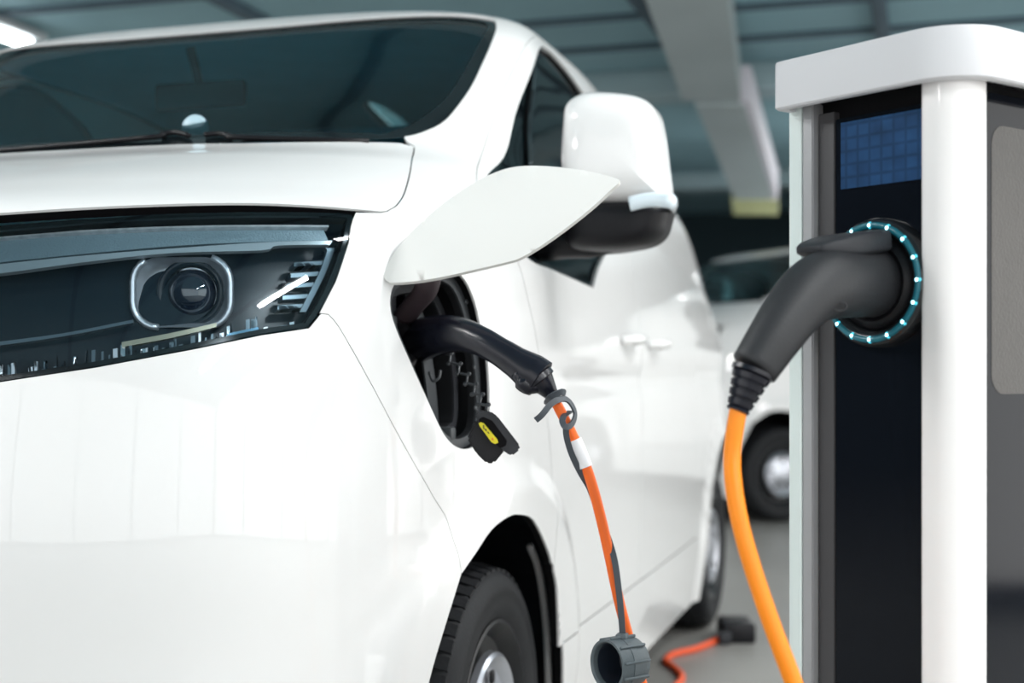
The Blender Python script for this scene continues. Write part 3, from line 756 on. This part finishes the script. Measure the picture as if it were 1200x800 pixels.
# cap of the socket, hanging out of the well on a curly strap
ce = pe
M_YEL = mat('yellow_label', (.72, .62, .01), .4); M_INK = mat('label_ink', (.02, .02, .02), .5); M_INKR = mat('label_red', (.75, .22, .02), .5)
def slab(name, pxs, dep, thick, m, parent, bev=.003, tilt=(0, 0), rnd=2):
    """closed outline standing upright at one distance, tilted about its middle, extruded away from the viewer"""
    cx = sum(p[0] for p in pxs) / len(pxs); cy = sum(p[1] for p in pxs) / len(pxs)
    P = [at(x, y, dep + tilt[0] * (x - cx) / 100 + tilt[1] * (y - cy) / 100) for x, y in pxs]
    bm = bmesh.new(); f = bm.faces.new([bm.verts.new(p) for p in P]); bm.normal_update()
    if f.normal.dot(Vector(LOOK)) > 0: f.normal_flip(); bm.normal_update()
    dirn = -f.normal.copy()
    r = bmesh.ops.extrude_face_region(bm, geom=[f]); bmesh.ops.translate(bm, verts=[v for v in r['geom'] if isinstance(v, bmesh.types.BMVert)], vec=dirn * thick)
    bmesh.ops.recalc_face_normals(bm, faces=bm.faces)
    if bev: bmesh.ops.bevel(bm, geom=list(bm.edges), offset=bev, segments=rnd, affect='EDGES')
    return obj(name, bm, m, parent, True, 35)
slab('cap_body', [(557, 492), (566, 489), (592, 527), (579, 543), (570, 543), (558, 531), (547, 514)], 2.555, .045, M_PLAST, ce, .004)
slab('cap_plate', [(557, 486), (561, 481), (575, 482), (583, 488), (609, 522), (609, 527), (600, 534), (593, 531), (561, 497)], 2.54, .022, M_PLASTG, ce, .003)
slab('cap_recess', [(561, 491), (566, 488), (577, 493), (594, 516), (593, 522), (586, 525), (563, 500)], 2.5385, .004, M_GAP, ce, .001)
slab('yellow_label', [(561, 496), (563, 494.5), (567, 496), (583, 515), (584, 518.5), (580, 520), (576, 518), (562, 499)], 2.535, .002, M_YEL, ce, 0)
for q in ([(566, 498), (567.2, 498), (567.6, 503), (566.2, 502)], [(568, 501.5), (570, 503), (570.6, 505.5), (568.4, 504)], [(571.5, 505), (573.2, 507), (573, 508.5), (571.3, 506.6)]):
    slab('label_print', q, 2.5335, .001, M_INK, ce, 0)
slab('label_mark', [(576, 513), (578, 513), (578.5, 515.5), (576.5, 515.5)], 2.5335, .001, M_INKR, ce, 0)
wave = []
for k_ in np.linspace(0, 1, 90):
    base = np.array(at(522 + 47 * k_ + 4 * math.sin(k_ * 3), 414 + 66 * k_, 2.66 - .11 * k_)); side = RIGHT * .006 + UPV * .004
    w = k_ * 2 * PI * 5.5
    wave.append(base + side * math.sin(w) * 1.5 + (np.array(at(569, 480, 2.55)) - np.array(at(522, 414, 2.66))) * .035 * math.sin(2 * w))
bm = bmesh.new(); tube(bm, wave, .0026, 8); obj('curly_strap', bm, M_RIB, ce)
bm = bmesh.new(); tube(bm, smooth_path([at(503, 436, 2.64), at(507, 446, 2.63), at(514, 443, 2.63), at(516, 434, 2.64)], 5), .003, 8); obj('strap_loop', bm, M_RIB, ce)

# ================================================================== CABLE PLUGGED INTO THE VAN
M_ORANGE = mat('orange_cable', (.90, .145, .012), .42, bump=.1, bscale=300, var=.08)
M_ORANGE2 = mat('bright_orange_cable', (.95, .26, .004), .40, bump=.08, bscale=300, var=.06)
M_PAPER = mat('white_tag', (.82, .82, .84), .6)
M_STRAP = mat('strap_grey', (.055, .065, .078), .5, bump=.2, bscale=200, var=.15)
vc = empty('charging_cable', at(760, 1000, 2.45), 'orange cable with black plug handle plugged into the van', 'cable')
vc.location.z = 0
hp = [(484, 402, 2.735), (500, 396, 2.66), (520, 392, 2.60), (540, 392, 2.56), (562, 399, 2.525), (584, 411, 2.50), (604, 424, 2.485), (622, 436, 2.475), (633, 444, 2.47)]
hr_ = [.042, .042, .038, .0325, .028, .0265, .029, .036, .037]
hpts = smooth_path([at(*p) for p in hp], 5); rr = [float(np.interp(i, np.arange(len(hr_)) * 5, hr_)) for i in range(len(hpts))]
bm = bmesh.new(); tube(bm, hpts + [hpts[-1] + (hpts[-1] - hpts[-2]) * .3], rr + [rr[-1] * .86], 20, sx=.9); obj('plug_handle', bm, M_PLUG, vc, True, 60)
bm = bmesh.new(); tube(bm, smooth_path([at(606, 437, 2.465), at(612, 447, 2.462), at(620, 452, 2.462), at(629, 451, 2.465)], 4), [.012] * 4 + [.017] * 5 + [.015] * 4, 12); obj('thumb_guard', bm, M_PLUG, vc)
bm = bmesh.new(); b0, b1 = at(630, 441, 2.47), at(648, 464, 2.468); dv = (b1 - b0)
lathe(bm, [(0, 0), (0, .029), (.010, .029), (.012, .024), (dv.length * .95, .0125), (dv.length, .0115), (dv.length, 0)], b0, dv, 24); obj('cable_boot', bm, M_PLUG, vc, True, 35)
cp = [(645, 460, 2.468), (656, 480, 2.468), (669, 506, 2.468), (681, 532, 2.468), (692, 562, 2.468), (703, 602, 2.466), (714, 650, 2.464), (725, 702, 2.462), (737, 748, 2.462), (752, 800, 2.462), (770, 870, 2.462), (784, 960, 2.462), (800, 1060, 2.462)]
CP = [at(*p) for p in cp]; e_ = CP[-1]
CP += [Vector((e_.x + .04, e_.y + .02, .06)), Vector((e_.x + .10, e_.y - .06, .012)), Vector((e_.x + .12, e_.y - .25, .011)), Vector((e_.x + .05, e_.y - .5, .011))]
bm = bmesh.new(); tube(bm, smooth_path(CP, 8), .0098, 14); obj('cable', bm, M_ORANGE, vc)
bm = bmesh.new(); tube(bm, smooth_path([at(673.5, 515, 2.468), at(680, 530, 2.468), at(686.5, 547, 2.468)], 5), .0125, 16); obj('cable_tag', bm, M_PAPER, vc, True, 50)
slab('tag_flap', [(668, 512), (672, 513), (681, 543), (676, 538), (670, 524)], 2.462, .002, M_PAPER, vc, 0)

# grey dust cap hanging from the cable on its strap
dc = empty('dust_cap', at(727, 790, 2.43), 'grey ribbed plug dust cap hanging by its strap on the orange cable', 'cap')
flat = [(-.0055, -.0018), (.0055, -.0018), (.0055, .0018), (-.0055, .0018)]
def strap(name, pts, parent, sec=flat, up=(0, 0, 1), n=6):
    bm = bmesh.new(); tube(bm, smooth_path(pts, n), 1.0, sec=sec, up=up); bmesh.ops.recalc_face_normals(bm, faces=bm.faces); return obj(name, bm, M_STRAP, parent, True, 40)
D_ = 2.455
strap('strap', [at(628, 492, D_ - .03), at(635, 486, D_ - .035), at(645, 474, D_ - .03), at(655, 468, D_ - .02), at(664, 468, D_ - .005), at(671, 476, D_), at(674, 486, D_ + .003), at(670, 497, D_ - .012), at(663, 500, D_ - .025), at(659, 494, D_ - .02), at(661, 487, D_ - .005), at(668, 482, D_ + .02)], dc, up=tuple(LOOK))
strap('strap_collar', [at(641, 471, D_ + .0), at(645, 465, D_ - .02), at(653, 461, D_ - .022), at(660, 459, D_ - .012), at(661, 464, D_ + .012), at(652, 472, D_ + .03), at(642, 474, D_ + .02), at(641, 471, D_)], dc, up=tuple(LOOK))
strap('strap_tail', [at(663, 497, D_ - .018), at(664, 512, D_ - .012), at(670, 532, D_), at(680, 553, D_ + .012), at(691, 572, D_ + .022), at(700, 597, D_ + .028), at(711, 625, D_ + .018), at(720, 655, D_ - .004), at(725, 690, D_ - .018), at(728, 720, D_ - .022), at(730, 748, D_ - .022)], dc, up=tuple(LOOK))
ca = -(RIGHT * .80 + LOOK * .60) * 1.0; cc = at(729, 776, 2.43)
bm = bmesh.new(); R_ = .045
lathe(bm, [(.034, R_ - .006), (.036, R_ - .004), (.036, R_), (.010, R_), (.010, R_ + .001), (-.028, R_ - .003), (-.034, R_ - .008), (-.036, 0), (-.030, 0), (-.028, R_ - .010), (.02, R_ - .008), (.034, R_ - .006)], cc, ca, 40)
obj('cap_cup', bm, mat('cap_grey', (.095, .118, .13), .5, bump=.2, bscale=200, var=.15), dc, True, 35)
bm = bmesh.new(); lathe(bm, [(.026, R_ - .0085), (-.024, R_ - .0105), (-.026, R_ - .014), (-.026, 0)], cc, ca, 40); obj('cap_inside', bm, mat('cap_inside_dark', (.018, .024, .036), .35), dc, True, 35)  # dark sheet inside the cup, makes its hollow darker
a, b, d = frame(ca)
for kk in range(10):
    w = 2 * PI * kk / 10 + .2; rad_ = a * math.cos(w) + b * math.sin(w)
    Rm = Matrix((rad_, d, rad_.cross(d))).transposed(); bm = bmesh.new(); box(bm, Vector(cc) + rad_ * (R_ + .001) + d * .003, (.006, .058, .005), Rm, .0015); obj('cap_rib', bm, MATS['cap_grey'], dc)
box_obj('cap_lug', Vector(cc) + Vector((0, 0, R_ + .002)), (.020, .024, .010), MATS['cap_grey'], dc, .003)

# ================================================================== CHARGING POST
def lw(lat, dep, z): return Vector(CAM + RIGHT * lat + LOOK * dep + UPV * (z - CAM[2]))
EA = np.array([-.6, .8]); EB = np.array([.8, .6]); CO = np.array([.6234, 1.9])
def ch(q, r, z):
    """charger coordinates: q back along the left face, r along the right face (both from the near corner)"""
    v = CO + EA * q + EB * r; return lw(v[0], v[1], z)
def on_face(px, py, r):
    """(q, z) of a picture point on the plane parallel to the left face, r behind it"""
    k = (px - 600) / F_PX; v = CO + EB * r
    q = (v[0] - k * v[1]) / (k * EA[1] - EA[0]); dep = v[1] + EA[1] * q
    return q, CAM[2] + (HORIZON - py) / F_PX * dep
def on_right(px, py, q):
    k = (px - 600) / F_PX; v = CO + EA * q
    r = (v[0] - k * v[1]) / (k * EB[1] - EB[0]); dep = v[1] + EB[1] * r
    return r, CAM[2] + (HORIZON - py) / F_PX * dep
def prism(name, qr, z0, z1, m, parent, bev=0., angle=35):
    bm = bmesh.new(); lo_ = [bm.verts.new(ch(q, r, z0)) for q, r in qr]; hi_ = [bm.verts.new(ch(q, r, z1)) for q, r in qr]; n = len(qr)
    for k in range(n): bm.faces.new((lo_[k], lo_[(k + 1) % n], hi_[(k + 1) % n], hi_[k]))
    bm.faces.new(lo_[::-1]); bm.faces.new(hi_); bmesh.ops.recalc_face_normals(bm, faces=bm.faces)
    if bev: bmesh.ops.bevel(bm, geom=list(bm.edges), offset=bev, segments=2, affect='EDGES')
    return obj(name, bm, m, parent, True, angle)
def rrect(q0, r0, q1, r1, rad, n=8):
    """rounded rectangle; rad = 4 radii for corners (q0,r0),(q1,r0),(q1,r1),(q0,r1)"""
    out = []
    for (cq, cr, a0, rd) in ((q0, r0, 180, rad[0]), (q1, r0, 270, rad[1]), (q1, r1, 0, rad[2]), (q0, r1, 90, rad[3])):
        sq = 1 if cq == q0 else -1; sr = 1 if cr == r0 else -1
        if rd <= 0: out.append((cq, cr)); continue
        for k in range(n + 1):
            w = math.radians(a0 + 90 * k / n); out.append((cq + sq * rd + rd * math.cos(w), cr + sr * rd + rd * math.sin(w)))
    return out
M_CHW = mat('post_white', (.87, .85, .84), .35, coat=.3)
M_CAPG = mat('cap_light_grey', (.65, .65, .67), .6, spec=.3)
M_ALU = mat('aluminium_frame', (.38, .38, .39), .38, metal=.35, bump=.1, bscale=120, var=.06)
M_MINT = mat('frame_edge_pale', (.70, .78, .76), .3)
M_STRIPD = mat('dark_strip', (.055, .053, .056), .4)
M_BGLASS = mat('black_glass', (.0045, .006, .0095), .09, spec=.25)
M_GREYREFL = mat('grey_reflection', (.055, .050, .046), .35, bump=.3, bscale=200, var=.12, vscale=40)
chg = empty('charging_station', ch(.16, .16, 0), 'white and black charging post with light grey cap and glowing ring', 'charger')
TOPZ = 1.526
prism('corner_post', rrect(0, 0, .0693, .0705, (.040, .012, .0, .012)), 0, TOPZ, M_CHW, chg)
prism('cabinet', [(.0693, .036), (.30, .036), (.30, .34), (.036, .34), (.036, .0705), (.0693, .0705)], 0, TOPZ, M_GAP, chg, 0)
qg0, _ = on_face(1080, 400, .034); qg1, _ = on_face(983, 400, .034)
zt = on_face(1030, 132, .034)[1]
prism('front_glass', [(.060, .026), (qg1, .026), (qg1, .040), (.060, .040)], .06, zt, M_BGLASS, chg, .0015)
qs1, _ = on_face(962.5, 400, .030)
prism('dark_strip', [(qg1 + .0005, .024), (qs1, .024), (qs1, .040), (qg1 + .0005, .040)], .06, zt + .012, M_STRIPD, chg, .001)
qf1, _ = on_face(940, 400, .012)
prism('frame_bar', [(qs1 + .002, .012), (qf1, .012), (qf1, .045), (qs1 + .002, .045)], 0, TOPZ - .004, M_ALU, chg, .002)
qe1, _ = on_face(930, 400, .010)
prism('frame_edge', rrect(qf1 + .0005, .010, qe1 + .012, .05, (.002, .006, .006, .002)), 0, TOPZ - .002, M_MINT, chg)
prism('right_glass', [(.026, .060), (.040, .060), (.040, .33), (.026, .33)], .06, on_right(1180, 112, .026)[1], M_BGLASS, chg, .0015)
r0, zt2 = on_right(1163, 145, .024); _, zb2 = on_right(1163, 462, .024)
refl = []
for (rc, zc, a0) in ((r0 + .03, zb2 + .03, 180), (.30, zb2 + .03, 270), (.30, zt2 - .03, 0), (r0 + .03, zt2 - .03, 90)):
    for k in range(7):
        w = math.radians(a0 + 15 * k); refl.append((rc + .03 * math.cos(w), zc + .03 * math.sin(w)))
bm = bmesh.new(); va = [bm.verts.new(ch(.0254, r, z)) for r, z in refl]; vb = [bm.verts.new(ch(.030, r, z)) for r, z in refl]
for k in range(len(refl)): bm.faces.new((va[k], va[(k + 1) % len(refl)], vb[(k + 1) % len(refl)], vb[k]))
bm.faces.new(va); bmesh.ops.recalc_face_normals(bm, faces=bm.faces); obj('side_reflection', bm, M_GREYREFL, chg, True, 40)  # grey reflection on the right glass, put in as a thin plate
prism('right_frame', [(.010, .332), (.05, .332), (.05, .37), (.010, .37)], 0, TOPZ - .004, M_ALU, chg, .003)
# cap with a big rounded near corner
cap_o = rrect(-.028, -.028, .322, .39, (.085, .012, .012, .012), 14)
bm = bmesh.new(); n = len(cap_o); cz = 1.512; ct = 1.587
rg = [[bm.verts.new(ch(q, r, z)) for q, r in rrect(-.028 + i, -.028 + i, .322 - i, .39 - i, (.085, .012, .012, .012), 14)] for z, i in ((cz, .003), (cz + .003, 0), (ct - .004, 0), (ct - .001, .0012), (ct, .004))]
for A, B in zip(rg[:-1], rg[1:]):
    for k in range(n): bm.faces.new((A[k], A[(k + 1) % n], B[(k + 1) % n], B[k]))
bm.faces.new(rg[-1])
un = [bm.verts.new(ch(q, r, cz)) for q, r in rrect(-.012, -.012, .306, .374, (.075, .01, .01, .01), 14)]
for k in range(n): bm.faces.new((rg[0][k], un[k], un[(k + 1) % n], rg[0][(k + 1) % n]))
up_ = [bm.verts.new(v.co + Vector((0, 0, .02))) for v in un]
for k in range(n): bm.faces.new((un[k], up_[k], up_[(k + 1) % n], un[(k + 1) % n]))
bm.faces.new(up_); bmesh.ops.recalc_face_normals(bm, faces=bm.faces); obj('cap', bm, M_CAPG, chg, True, 40)
# blue reflection on the glass, put in as glowing colour
m = bpy.data.materials.new('reflection_blue'); m.use_nodes = True; nt = m.node_tree; Nn_ = nt.nodes; Lk = nt.links; b = Nn_['Principled BSDF']
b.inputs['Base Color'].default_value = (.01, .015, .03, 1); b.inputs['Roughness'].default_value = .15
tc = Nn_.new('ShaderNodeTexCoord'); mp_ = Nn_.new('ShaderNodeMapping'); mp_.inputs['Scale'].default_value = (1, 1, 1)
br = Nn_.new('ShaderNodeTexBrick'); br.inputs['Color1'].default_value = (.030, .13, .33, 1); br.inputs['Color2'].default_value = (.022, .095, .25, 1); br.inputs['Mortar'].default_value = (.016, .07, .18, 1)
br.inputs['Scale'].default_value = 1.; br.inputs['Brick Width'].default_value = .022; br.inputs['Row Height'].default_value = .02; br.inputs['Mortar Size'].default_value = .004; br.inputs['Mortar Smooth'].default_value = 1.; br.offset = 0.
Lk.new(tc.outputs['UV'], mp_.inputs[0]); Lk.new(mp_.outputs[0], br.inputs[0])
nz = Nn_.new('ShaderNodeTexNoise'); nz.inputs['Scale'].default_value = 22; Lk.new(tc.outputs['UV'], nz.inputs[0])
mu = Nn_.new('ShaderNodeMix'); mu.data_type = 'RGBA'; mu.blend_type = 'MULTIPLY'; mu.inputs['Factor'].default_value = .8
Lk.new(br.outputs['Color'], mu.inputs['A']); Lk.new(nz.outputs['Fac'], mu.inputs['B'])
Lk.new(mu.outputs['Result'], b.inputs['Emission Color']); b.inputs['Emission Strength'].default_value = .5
M_REFL = m
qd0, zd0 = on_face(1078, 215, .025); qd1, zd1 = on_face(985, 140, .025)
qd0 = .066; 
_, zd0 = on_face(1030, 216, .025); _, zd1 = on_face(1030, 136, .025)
do = quick('glass_reflection', [ch(qd1, .0255, zd0), ch(qd0, .0255, zd0), ch(qd0, .0255, zd1), ch(qd1, .0255, zd1), ch(qd1, .03, zd0), ch(qd0, .03, zd0), ch(qd0, .03, zd1), ch(qd1, .03, zd1)], [(0, 1, 2, 3), (0, 4, 5, 1), (1, 5, 6, 2), (2, 6, 7, 3), (3, 7, 4, 0)], M_REFL, chg)
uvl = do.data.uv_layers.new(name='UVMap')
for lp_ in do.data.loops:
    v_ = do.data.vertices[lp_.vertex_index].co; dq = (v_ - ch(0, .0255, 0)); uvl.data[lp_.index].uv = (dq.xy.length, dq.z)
# socket ring with lights
qr_, zr_ = on_face(1021, 331, 0.0)
rc = ch(qr_, .0, zr_); nout = Vector(-(RIGHT * EB[0] + LOOK * EB[1])); 
M_RING = mat('ring_gloss_black', (.012, .014, .016), .12, spec=.6)
M_GLOW = mat('ring_teal', (.01, .10, .13), .25, emit=(.02, .30, .42), es=.10)
M_LED = mat('led_cyan', (.1, .5, .6), .3, emit=(.03, .45, .62), es=1.1)
M_LEDC = mat('led_core', (.5, .9, 1), .3, emit=(.55, .93, 1), es=5.)
se = bpy.data.objects.new('socket_ring', None); COL.objects.link(se); se.location = rc; se.parent = chg; se.matrix_parent_inverse = world_of(chg).inverted()
base = rc - nout * .026
bm = bmesh.new(); lathe(bm, [(0, .096), (.018, .096), (.028, .090), (.030, .082), (.026, .074), (.012, .070), (.0, .070)], base, nout, 64); obj('ring_housing', bm, M_RING, se, True, 50)
bm = bmesh.new(); lathe(bm, [(.0285, .0895), (.0315, .0875), (.032, .083), (.029, .0795)], base, nout, 64, close=True); obj('ring_glow', bm, M_GLOW, se)
a, b2, d = frame(nout)
ledme = None
for k in range(16):
    w = 2 * PI * k / 16; p = base + nout * .031 + (a * math.cos(w) + b2 * math.sin(w)) * .0845
    bm = bmesh.new(); bmesh.ops.create_uvsphere(bm, u_segments=12, v_segments=8, radius=.0056, matrix=Matrix.Translation(p - nout * .004)); lo_ = obj('led', bm, M_LED, se)
    bm = bmesh.new(); bmesh.ops.create_uvsphere(bm, u_segments=10, v_segments=6, radius=.0032, matrix=Matrix.Translation(p - nout * .0010)); obj('led_core', bm, M_LEDC, lo_)
bm = bmesh.new(); lathe(bm, [(0, 0), (0.004, .072), (.020, .068), (.026, .058), (.020, .05), (.01, .05)], base, nout, 48); obj('socket_cup', bm, M_PLAST, se, True, 50)
# spring lid resting on the plug
lid0 = base + nout * .03 + Vector((0, 0, .060)); lid1 = at(931, 300, 1.86); lid1 = base + nout * .165 + Vector((0, 0, .042))
dl = (lid1 - lid0); a, b2, d = frame(dl)
bm = bmesh.new(); sec_n = 24
prof = [(0, .038, .014), (.04, .044, .017), (.5, .046, .017), (.66, .044, .015), (.85, .036, .011), (.97, .026, .007), (1., .022, .004)]
rings = []
for (h, w_, t_) in prof:
    ring = []
    for k in range(sec_n):
        ww = 2 * PI * k / sec_n; cx_, sy_ = math.cos(ww), math.sin(ww)
        ring.append(bm.verts.new(lid0 + dl * h + a * math.copysign(abs(cx_) ** .35, cx_) * w_ + b2 * math.copysign(abs(sy_) ** .4, sy_) * t_))
    rings.append(ring)
for A, B in zip(rings[:-1], rings[1:]):
    for k in range(sec_n): bm.faces.new((A[k], A[(k + 1) % sec_n], B[(k + 1) % sec_n], B[k]))
bm.faces.new(rings[0]); bm.faces.new(rings[-1]); bmesh.ops.recalc_face_normals(bm, faces=bm.faces); obj('spring_lid', bm, M_PLASTG, se, True, 50)

# cable plugged into the post
pc = empty('charging_cable', at(955, 900, 1.86), 'bright orange cable with thick black plug in the glowing ring of the charging post', 'cable'); pc.location.z = 0
M_PLUGG = mat('plug_charcoal', (.022, .023, .026), .5, bump=.35, bscale=350, var=.1)
d0 = proj(rc)[2]
hp = [base + nout * .012, base + nout * .045, at(975, 332, d0 - .075), at(950, 343, d0 - .105), at(928, 366, d0 - .125), at(907, 396, d0 - .14), at(884, 431, d0 - .15)]
hr_ = [.052, .052, .051, .047, .0425, .0385, .0345]
hpts = smooth_path(hp, 6); rr = [float(np.interp(i, np.arange(len(hr_)) * 6, hr_)) for i in range(len(hpts))]
bm = bmesh.new(); tube(bm, hpts + [hpts[-1] + (hpts[-1] - hpts[-2]) * .25], rr + [rr[-1] * .9], 28, sx=.92); obj('plug_handle', bm, M_PLUGG, pc, True, 60)
cb = at(984, 359, d0 - .128)
bm = bmesh.new(); tube(bm, [cb + Vector(RIGHT * math.cos(w) * .010 + UPV * math.sin(w) * .006) for w in np.linspace(0, 2 * PI, 25)], .0014, 6, False); obj('release_mark', bm, M_PLUGG, pc)
b0 = at(883, 433, d0 - .15); b1 = at(864, 482, d0 - .155); dv = b1 - b0; Lb = dv.length
bp_ = [(0, 0), (0, .030), (.006, .030)]
for k in range(4):
    h0 = .008 + (Lb - .012) * k / 4; h1 = .008 + (Lb - .012) * (k + .72) / 4; ra = .0275 - .0028 * k
    bp_ += [(h0, ra - .003), (h0 + .001, ra), (h1, ra - .002), (h1 + .001, ra - .005)]
bp_ += [(Lb - .003, .0165), (Lb, .0155), (Lb, 0)]
bm = bmesh.new(); lathe(bm, bp_, b0, dv, 28); obj('cable_boot', bm, M_PLUG, pc, True, 35)
dd_ = d0 - .155
cp = [at(866, 476, dd_), at(861, 505, dd_), at(858, 535, dd_), at(860, 570, dd_ - .01), at(868, 615, dd_ - .02), at(883, 668, dd_ - .03), at(904, 730, dd_ - .04), at(931, 802, dd_ - .05), at(958, 880, dd_ - .05), at(985, 980, dd_ - .05), at(1005, 1090, dd_ - .05), at(1010, 1230, dd_ - .05)]
e_ = cp[-1]; cp += [Vector((e_.x + .01, e_.y + .01, .10)), Vector((e_.x - .03, e_.y + .05, .02)), Vector((e_.x - .15, e_.y + .12, .0125)), Vector((e_.x - .35, e_.y + .2, .0125))]
bm = bmesh.new(); tube(bm, smooth_path(cp, 8), .0122, 18); obj('cable', bm, M_ORANGE2, pc)

# cable and adapter on the floor by the rear wheel
fe = empty('floor_cable', at_plane(800, 790, 2, 0.), 'thin red orange cable snaking over the floor beside the van sill', 'cable')
fp = [at_plane(848, 744, 2, .02), at_plane(835, 752, 2, .013), at_plane(815, 760, 2, .013), at_plane(790, 766, 2, .013), at_plane(780, 774, 2, .013), at_plane(790, 782, 2, .013), at_plane(799, 792, 2, .013), at_plane(793, 803, 2, .013), at_plane(770, 820, 2, .013), at_plane(740, 850, 2, .013)]
bm = bmesh.new(); tube(bm, smooth_path(fp, 6), .013, 12); obj('cable', bm, mat('red_orange_cable', (.72, .085, .02), .5), fe)
ae = empty('adapter_box', at_plane(862, 755, 2, 0.), 'black adapter box lying on the floor by the rear wheel of the van', 'adapter')
p = at_plane(860, 752, 2, 0.)
box_obj('adapter_body', p + Vector((0, .06, .04)), (.13, .20, .08), M_PLAST, ae, .012, Matrix.Rotation(.3, 3, 'Z'))
box_obj('adapter_plug', p + Vector((-.03, -.06, .028)), (.05, .06, .05), M_PLASTG, ae, .01, Matrix.Rotation(.3, 3, 'Z'))

# ================================================================== BEHIND: second van, small car, duct
def copy_tree(o, parent, skip):
    c = o.copy(); COL.objects.link(c); c.parent = parent; c.matrix_parent_inverse = o.matrix_parent_inverse.copy()
    for k in ('label', 'category'):
        if k in c.keys(): del c[k]
    for chd in [q for q in ALL if q.parent == o]:
        if chd.name.split('.')[0] not in skip: copy_tree(chd, c, skip)
    return c
ALL = list(bpy.data.objects)
van2 = empty('van', (0, 0, 0), 'second white van standing behind the foreground van, mostly hidden by it', 'van')
SKIP = {'charging_port', 'headliner', 'seat', 'steering_wheel', 'disc_holder', 'wiper', 'rear_view_mirror', 'tread', 'glint_bit', 'fin', 'liner_edge', 'wing'}
for o in [q for q in ALL if q.parent == van]:
    if o.name.split('.')[0] not in SKIP: copy_tree(o, van2, SKIP)
panel('wing', FD, M_WHITE, van2, gap=0.0004, rim=.02); panel('wing', FD, M_WHITE, van2, gap=0.0004, rim=.02, mirror=True)
van2.location = (-.95, 10.5, 0)
van3 = empty('van', (0, 0, 0), 'third white van standing crosswise at the back between foreground van and charging post', 'van')
ALL = list(bpy.data.objects)
for o in [q for q in ALL if q.parent == van2]:
    copy_tree(o, van3, set())
van3.rotation_euler = (0, 0, math.radians(-47.5)); van3.location = (-.44, 8.05, 0)

# hanging air duct under the ceiling
du = empty('air_duct', at(850, 120, 9.5), 'grey rectangular air duct hanging from the ceiling between van mirror and charging post', 'duct')
def quadbox(name, near, far, d0_, d1_, h0, h1, m):
    (xa, xb, ya), (xc, xd, yc) = near, far
    P = [at(xa, ya, d0_), at(xb, ya, d0_), at(xd, yc, d1_), at(xc, yc, d1_)]
    V = P + [p + Vector((0, 0, h0 if i < 2 else h1)) for i, p in enumerate(P)]
    return quick(name, V, [(0, 3, 2, 1), (4, 5, 6, 7), (0, 1, 5, 4), (1, 2, 6, 5), (2, 3, 7, 6), (3, 0, 4, 7)], m, du)
quadbox('duct_run', (745, 850, -30), (800, 868, 118), 7.0, 9.3, .25, .25, M_DUCT)
quadbox('duct_elbow', (815, 872, 124), (862, 908, 236), 9.4, 11.6, .20, .22, M_DUCT)
quadbox('duct_side_pale', (866, 880, 118), (902, 912, 234), 9.35, 11.55, .24, .26, mat('duct_pale_edge', (.62, .60, .66), .5))  # paler strip along the right side of the duct
quadbox('duct_grille', (857, 911, 236), (860, 912, 252), 11.55, 11.7, .12, .1, mat('grille_yellow', (.40, .42, .22), .6))
